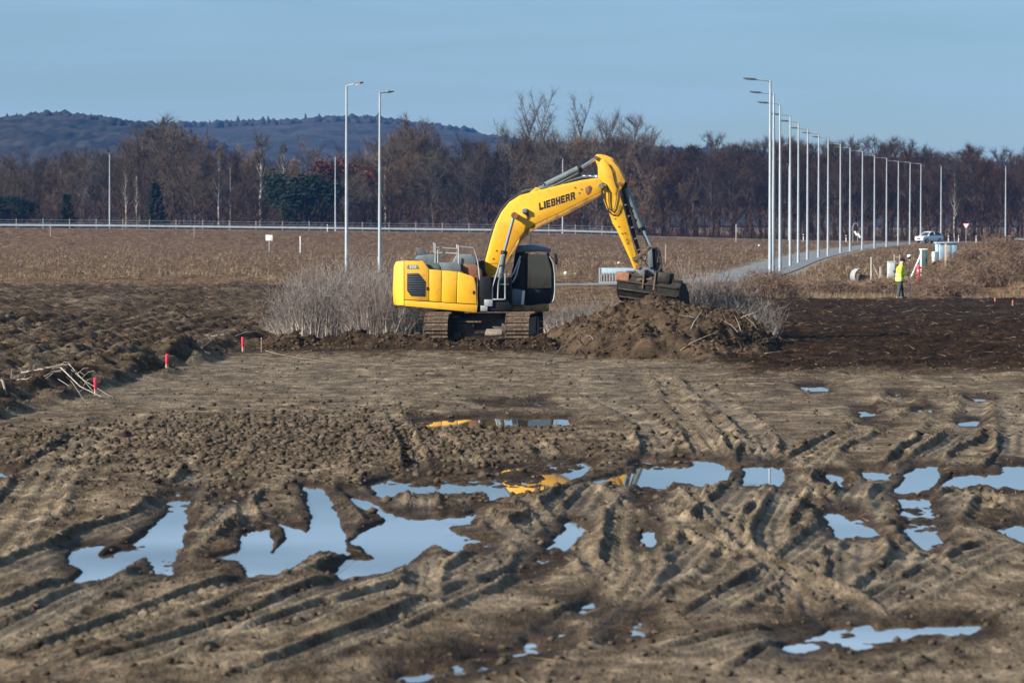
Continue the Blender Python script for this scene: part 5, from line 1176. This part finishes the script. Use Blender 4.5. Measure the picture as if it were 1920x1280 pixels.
for i_, (p_, l_) in enumerate([([(20, 735, .3), (60, 728, .3), (110, 722, .25)], 'dark crossing branch low in the brush heap'), ([(40, 728, .35), (80, 735, .2), (130, 745, .06)], 'bare branch slanting down through the brush heap'), ([(100, 715, .35), (130, 728, .22), (175, 741, .08)], 'bare branch just left of the nearest red stake'), ([(0, 735, .25), (45, 742, .15), (90, 744, .08)], 'grey branch along the lower left of the brush heap')]): branch(p_, .014, l_, 4, 'greywood')
branch([(-5,755,.05),(5,760,.06),(12,765,.03)], .045, 'short pale cut log at the left edge of the photo', 0)
branch([(360,682,.05),(390,665,.12),(410,652,.15),(430,640,.2)], .02, 'thin branch lying up the field edge beside the third stake', 3)
branch([(395,652,.1),(420,652,.1),(450,650,.12)], .015, 'thin level twig left of the third stake', 2, 'greywood')
branch([(498,662,.04),(520,668,.05),(560,674,.04),(628,682,.02)], .012, 'long thin pale twig on the mud right of the stakes', 1)
branch([(540,541,.5),(555,535,.65),(575,528,.9)], .04, 'bleached fallen branch at the left of the thicket', 1)
branch([(1020,688,.06),(1050,676,.3),(1080,662,.5),(1110,650,.6)], .02, 'pale stick poking out of the left foot of the heap', 1)
branch([(510,600,.3),(540,615,.2),(560,630,.1),(575,640,.05)], .02, 'bent twig lying at the left foot of the thicket', 2)

# ------------------------------------------------------------------ surveyor
def skinned(name, J, E, m, parent, sub=2):
    me = bpy.data.meshes.new(name); keys = list(J); me.from_pydata([J[k][0] for k in keys], [(keys.index(a), keys.index(b)) for a, b in E], [])
    o = bpy.data.objects.new(name, me); col.objects.link(o); md = o.modifiers.new('s', 'SKIN'); md.use_smooth_shade = True
    for i, k in enumerate(keys):
        rr_ = J[k][1]; me.skin_vertices[0].data[i].radius = (rr_, rr_) if not hasattr(rr_, '__len__') else rr_; me.skin_vertices[0].data[i].use_root = i == 0
    o.modifiers.new('d', 'SUBSURF').levels = sub
    dg = bpy.context.evaluated_depsgraph_get(); ev = o.evaluated_get(dg); nm = bpy.data.meshes.new_from_object(ev); bpy.data.objects.remove(o)
    nm.materials.clear(); nm.materials.append(m); r_ = link_mesh(name, nm, parent); r_.data.name = name
    for p in nm.polygons: p.use_smooth = True
    return r_
x, y = gp(1687, 566); pz = hgt(x, y); pn = empty('person', (x, y, pz), .0)
# facing right (+x), head bent over a controller held in front
B = {'pel': ((0, 0, .95), (.13, .11)), 'sp': ((.01, 0, 1.15), (.16, .12)), 'ch': ((.03, 0, 1.34), (.15, .11)), 'nk': ((.06, 0, 1.50), .075), 'hd0': ((.10, 0, 1.585), .10), 'hd1': ((.125, 0, 1.67), .125), 'hd2': ((.125, 0, 1.80), .09),
     'sl': ((.03, .17, 1.40), .06), 'el': ((-.01, .25, 1.15), .05), 'wl': ((.22, .16, 1.10), .042), 'hl': ((.36, .115, 1.11), .042),
     'sr': ((.03, -.17, 1.40), .06), 'er': ((.0, -.25, 1.15), .05), 'wr': ((.24, -.16, 1.10), .042), 'hr': ((.37, -.105, 1.11), .042),
     'tl': ((.02, .09, .82), .085), 'kl': ((.09, .11, .48), .085), 'al': ((.13, .12, .10), .06), 'fl': ((.30, .13, .05), .05),
     'tr': ((-.0, -.09, .82), .085), 'kr': ((-.02, -.11, .48), .085), 'ar': ((-.08, -.12, .10), .06), 'fr': ((.09, -.13, .05), .05)}
EB = [('pel', 'sp'), ('sp', 'ch'), ('ch', 'nk'), ('nk', 'hd0'), ('hd0', 'hd1'), ('hd1', 'hd2'), ('ch', 'sl'), ('sl', 'el'), ('el', 'wl'), ('wl', 'hl'), ('ch', 'sr'), ('sr', 'er'), ('er', 'wr'), ('wr', 'hr'), ('pel', 'tl'), ('tl', 'kl'), ('kl', 'al'), ('al', 'fl'), ('pel', 'tr'), ('tr', 'kr'), ('kr', 'ar'), ('ar', 'fr')]
skinned('body', B, EB, M['skin'], pn)
for s in (1, -1):                                    # fingers and thumbs closed on the controller
    hx, hy, hz = .35, s * .115, 1.12
    for k, ln in enumerate((.075, .085, .08, .065)):
        q = Vector((hx, hy, hz - .0 - .018 * k)); MB().tube([q - Vector((.03, 0, 0)), q + Vector((ln * .45, -s * .006, 0)), q + Vector((ln * .75, -s * .03, .0)), q + Vector((ln * .6, -s * .055, 0))], [.011, .010, .009, .008], 6).build('finger', M['skin'], pn, smooth=True)
    q = Vector((hx - .01, hy, hz + .02)); MB().tube([q - Vector((.02, 0, 0)), q + Vector((.01, -s * .025, .022)), q + Vector((.03, -s * .05, .018))], [.013, .012, .010], 6).build('thumb', M['skin'], pn, smooth=True)
def shell(name, rings, m, par, n=20):
    # closed garment tube: rings of (centre x, centre y, z, radius x, radius y)
    V = [(cx + rx * cos(2 * pi * i / n), cy_ + ry_ * sin(2 * pi * i / n), z) for cx, cy_, z, rx, ry_ in rings for i in range(n)]; k = len(rings)
    Fc = [(r_ * n + i, r_ * n + (i + 1) % n, (r_ + 1) * n + (i + 1) % n, (r_ + 1) * n + i) for r_ in range(k - 1) for i in range(n)] + [tuple(range(n)), tuple(range(k * n - 1, (k - 1) * n - 1, -1))]
    return MB().add(V, Fc).build(name, m, par, smooth=True)
jk = shell('jacket', [(0, 0, .80, .19, .225), (0, 0, .86, .20, .235), (0, 0, 1.0, .185, .225), (.01, 0, 1.15, .185, .225), (.03, 0, 1.32, .185, .245), (.035, 0, 1.42, .165, .235), (.05, 0, 1.49, .11, .14), (.065, 0, 1.535, .085, .09)], M['hivis'], pn)
for s in (1, -1): MB().tube([(.03, s * .16, 1.43), (.02, s * .235, 1.36), (-.015, s * .275, 1.16), (.03, s * .255, 1.09), (.22, s * .165, 1.10), (.27, s * .145, 1.105)], [.09, .10, .085, .08, .062, .058], 12).build('sleeve', M['hivis'], jk, smooth=True)
for z_, rx, ry_ in ((.90, .205, .24), (1.08, .192, .232)): shell('reflective_band', [(0, 0, z_, rx, ry_), (0, 0, z_ + .055, rx, ry_)], M['reflective'], jk)
tr_ = shell('trousers', [(0, 0, .72, .15, .19), (0, 0, .8, .17, .205), (0, 0, .98, .165, .2)], M['trousers'], pn)
for s, kx, ax in ((1, .09, .13), (-1, -.02, -.08)): MB().tube([(.01, s * .095, .86), (.02, s * .10, .74), (kx, s * .11, .48), (ax, s * .12, .12), (ax, s * .12, .08)], [.11, .115, .085, .078, .08], 12).build('trouser_leg', M['trousers'], tr_, smooth=True)
for s, ax in ((1, .13), (-1, -.08)): MB().tube([(ax - .09, s * .12, .065), (ax - .03, s * .12, .075), (ax + .1, s * .125, .06), (ax + .19, s * .13, .045), (ax + .225, s * .13, .04)], [.05, .068, .062, .05, .02], 10).build('boot', M['boot'], pn, smooth=True)
shell('cap', [(.115, 0, 1.70, .125, .115), (.115, 0, 1.75, .127, .117), (.11, 0, 1.80, .11, .10), (.105, 0, 1.835, .07, .065), (.105, 0, 1.85, .02, .02)], M['cap'], pn); MB().box((.255, 0, 1.705), (.12, .16, .016)).build('cap_peak', M['cap'], pn, .005)
for s in (-1, 1):
    MB().box((.222, s * .035, 1.665), (.012, .028, .012)).build('eye', M['cap'], pn); MB().tube([(.115, s * .098, 1.62), (.115, s * .112, 1.68)], .022, 6).build('ear', M['skin'], pn)
MB().tube([(.215, 0, 1.66), (.245, 0, 1.625)], [.012, .018], 6).build('nose', M['skin'], pn); MB().box((.205, 0, 1.585), (.012, .05, .008)).build('mouth', M['rust'], pn)
tag(pn, 'person in a yellow-green hi-vis jacket, dark trousers and dark cap reading a controller', 'person')
g = empty('survey_controller', (x + .385, y, pz + 1.1)); MB().box((0, 0, 0), (.03, .16, .22)).build('case', M['black'], g, .01); MB().box((-.018, 0, .02), (.006, .12, .14)).build('screen', M['carglass'], g); tag(g, 'small dark controller held by the hi-vis person', 'controller')
g = empty('survey_pole', (x + .5, y + .15, hgt(x + .5, y + .15) - .02)); g.rotation_euler = (0, -.03, 0)
MB().tube([(0, 0, 0), (0, 0, 1.95)], .016, 8).build('pole', M['rail'], g, smooth=True); MB().tube([(0, 0, 1.95), (0, 0, 1.99), (0, 0, 2.05), (0, 0, 2.08)], [.06, .1, .1, .05], 14).build('receiver', M['white'], g, smooth=True); MB().tube([(0, 0, 1.9), (0, 0, 1.955)], .075, 12).build('receiver_base', M['black'], g, smooth=True)
tag(g, 'survey pole topped by a round white receiver beside the person', 'survey pole')

# ------------------------------------------------------------------ haze: one closed box of air
hz_m = bpy.data.materials.new('haze'); hz_m.use_nodes = True; t = hz_m.node_tree; t.nodes.clear(); o_ = t.nodes.new('ShaderNodeOutputMaterial'); pv = t.nodes.new('ShaderNodeVolumePrincipled')
pv.inputs['Color'].default_value = (.15, .40, 1.0, 1); pv.inputs['Density'].default_value = .00005; pv.inputs['Anisotropy'].default_value = .0
t.links.new(pv.outputs[0], o_.inputs['Volume'])
o = MB().box((0, 1850, 68), (4200, 4400, 141)).build('haze', hz_m); tag(o, 'thin blue winter haze over the plain', 'haze', kind='stuff')
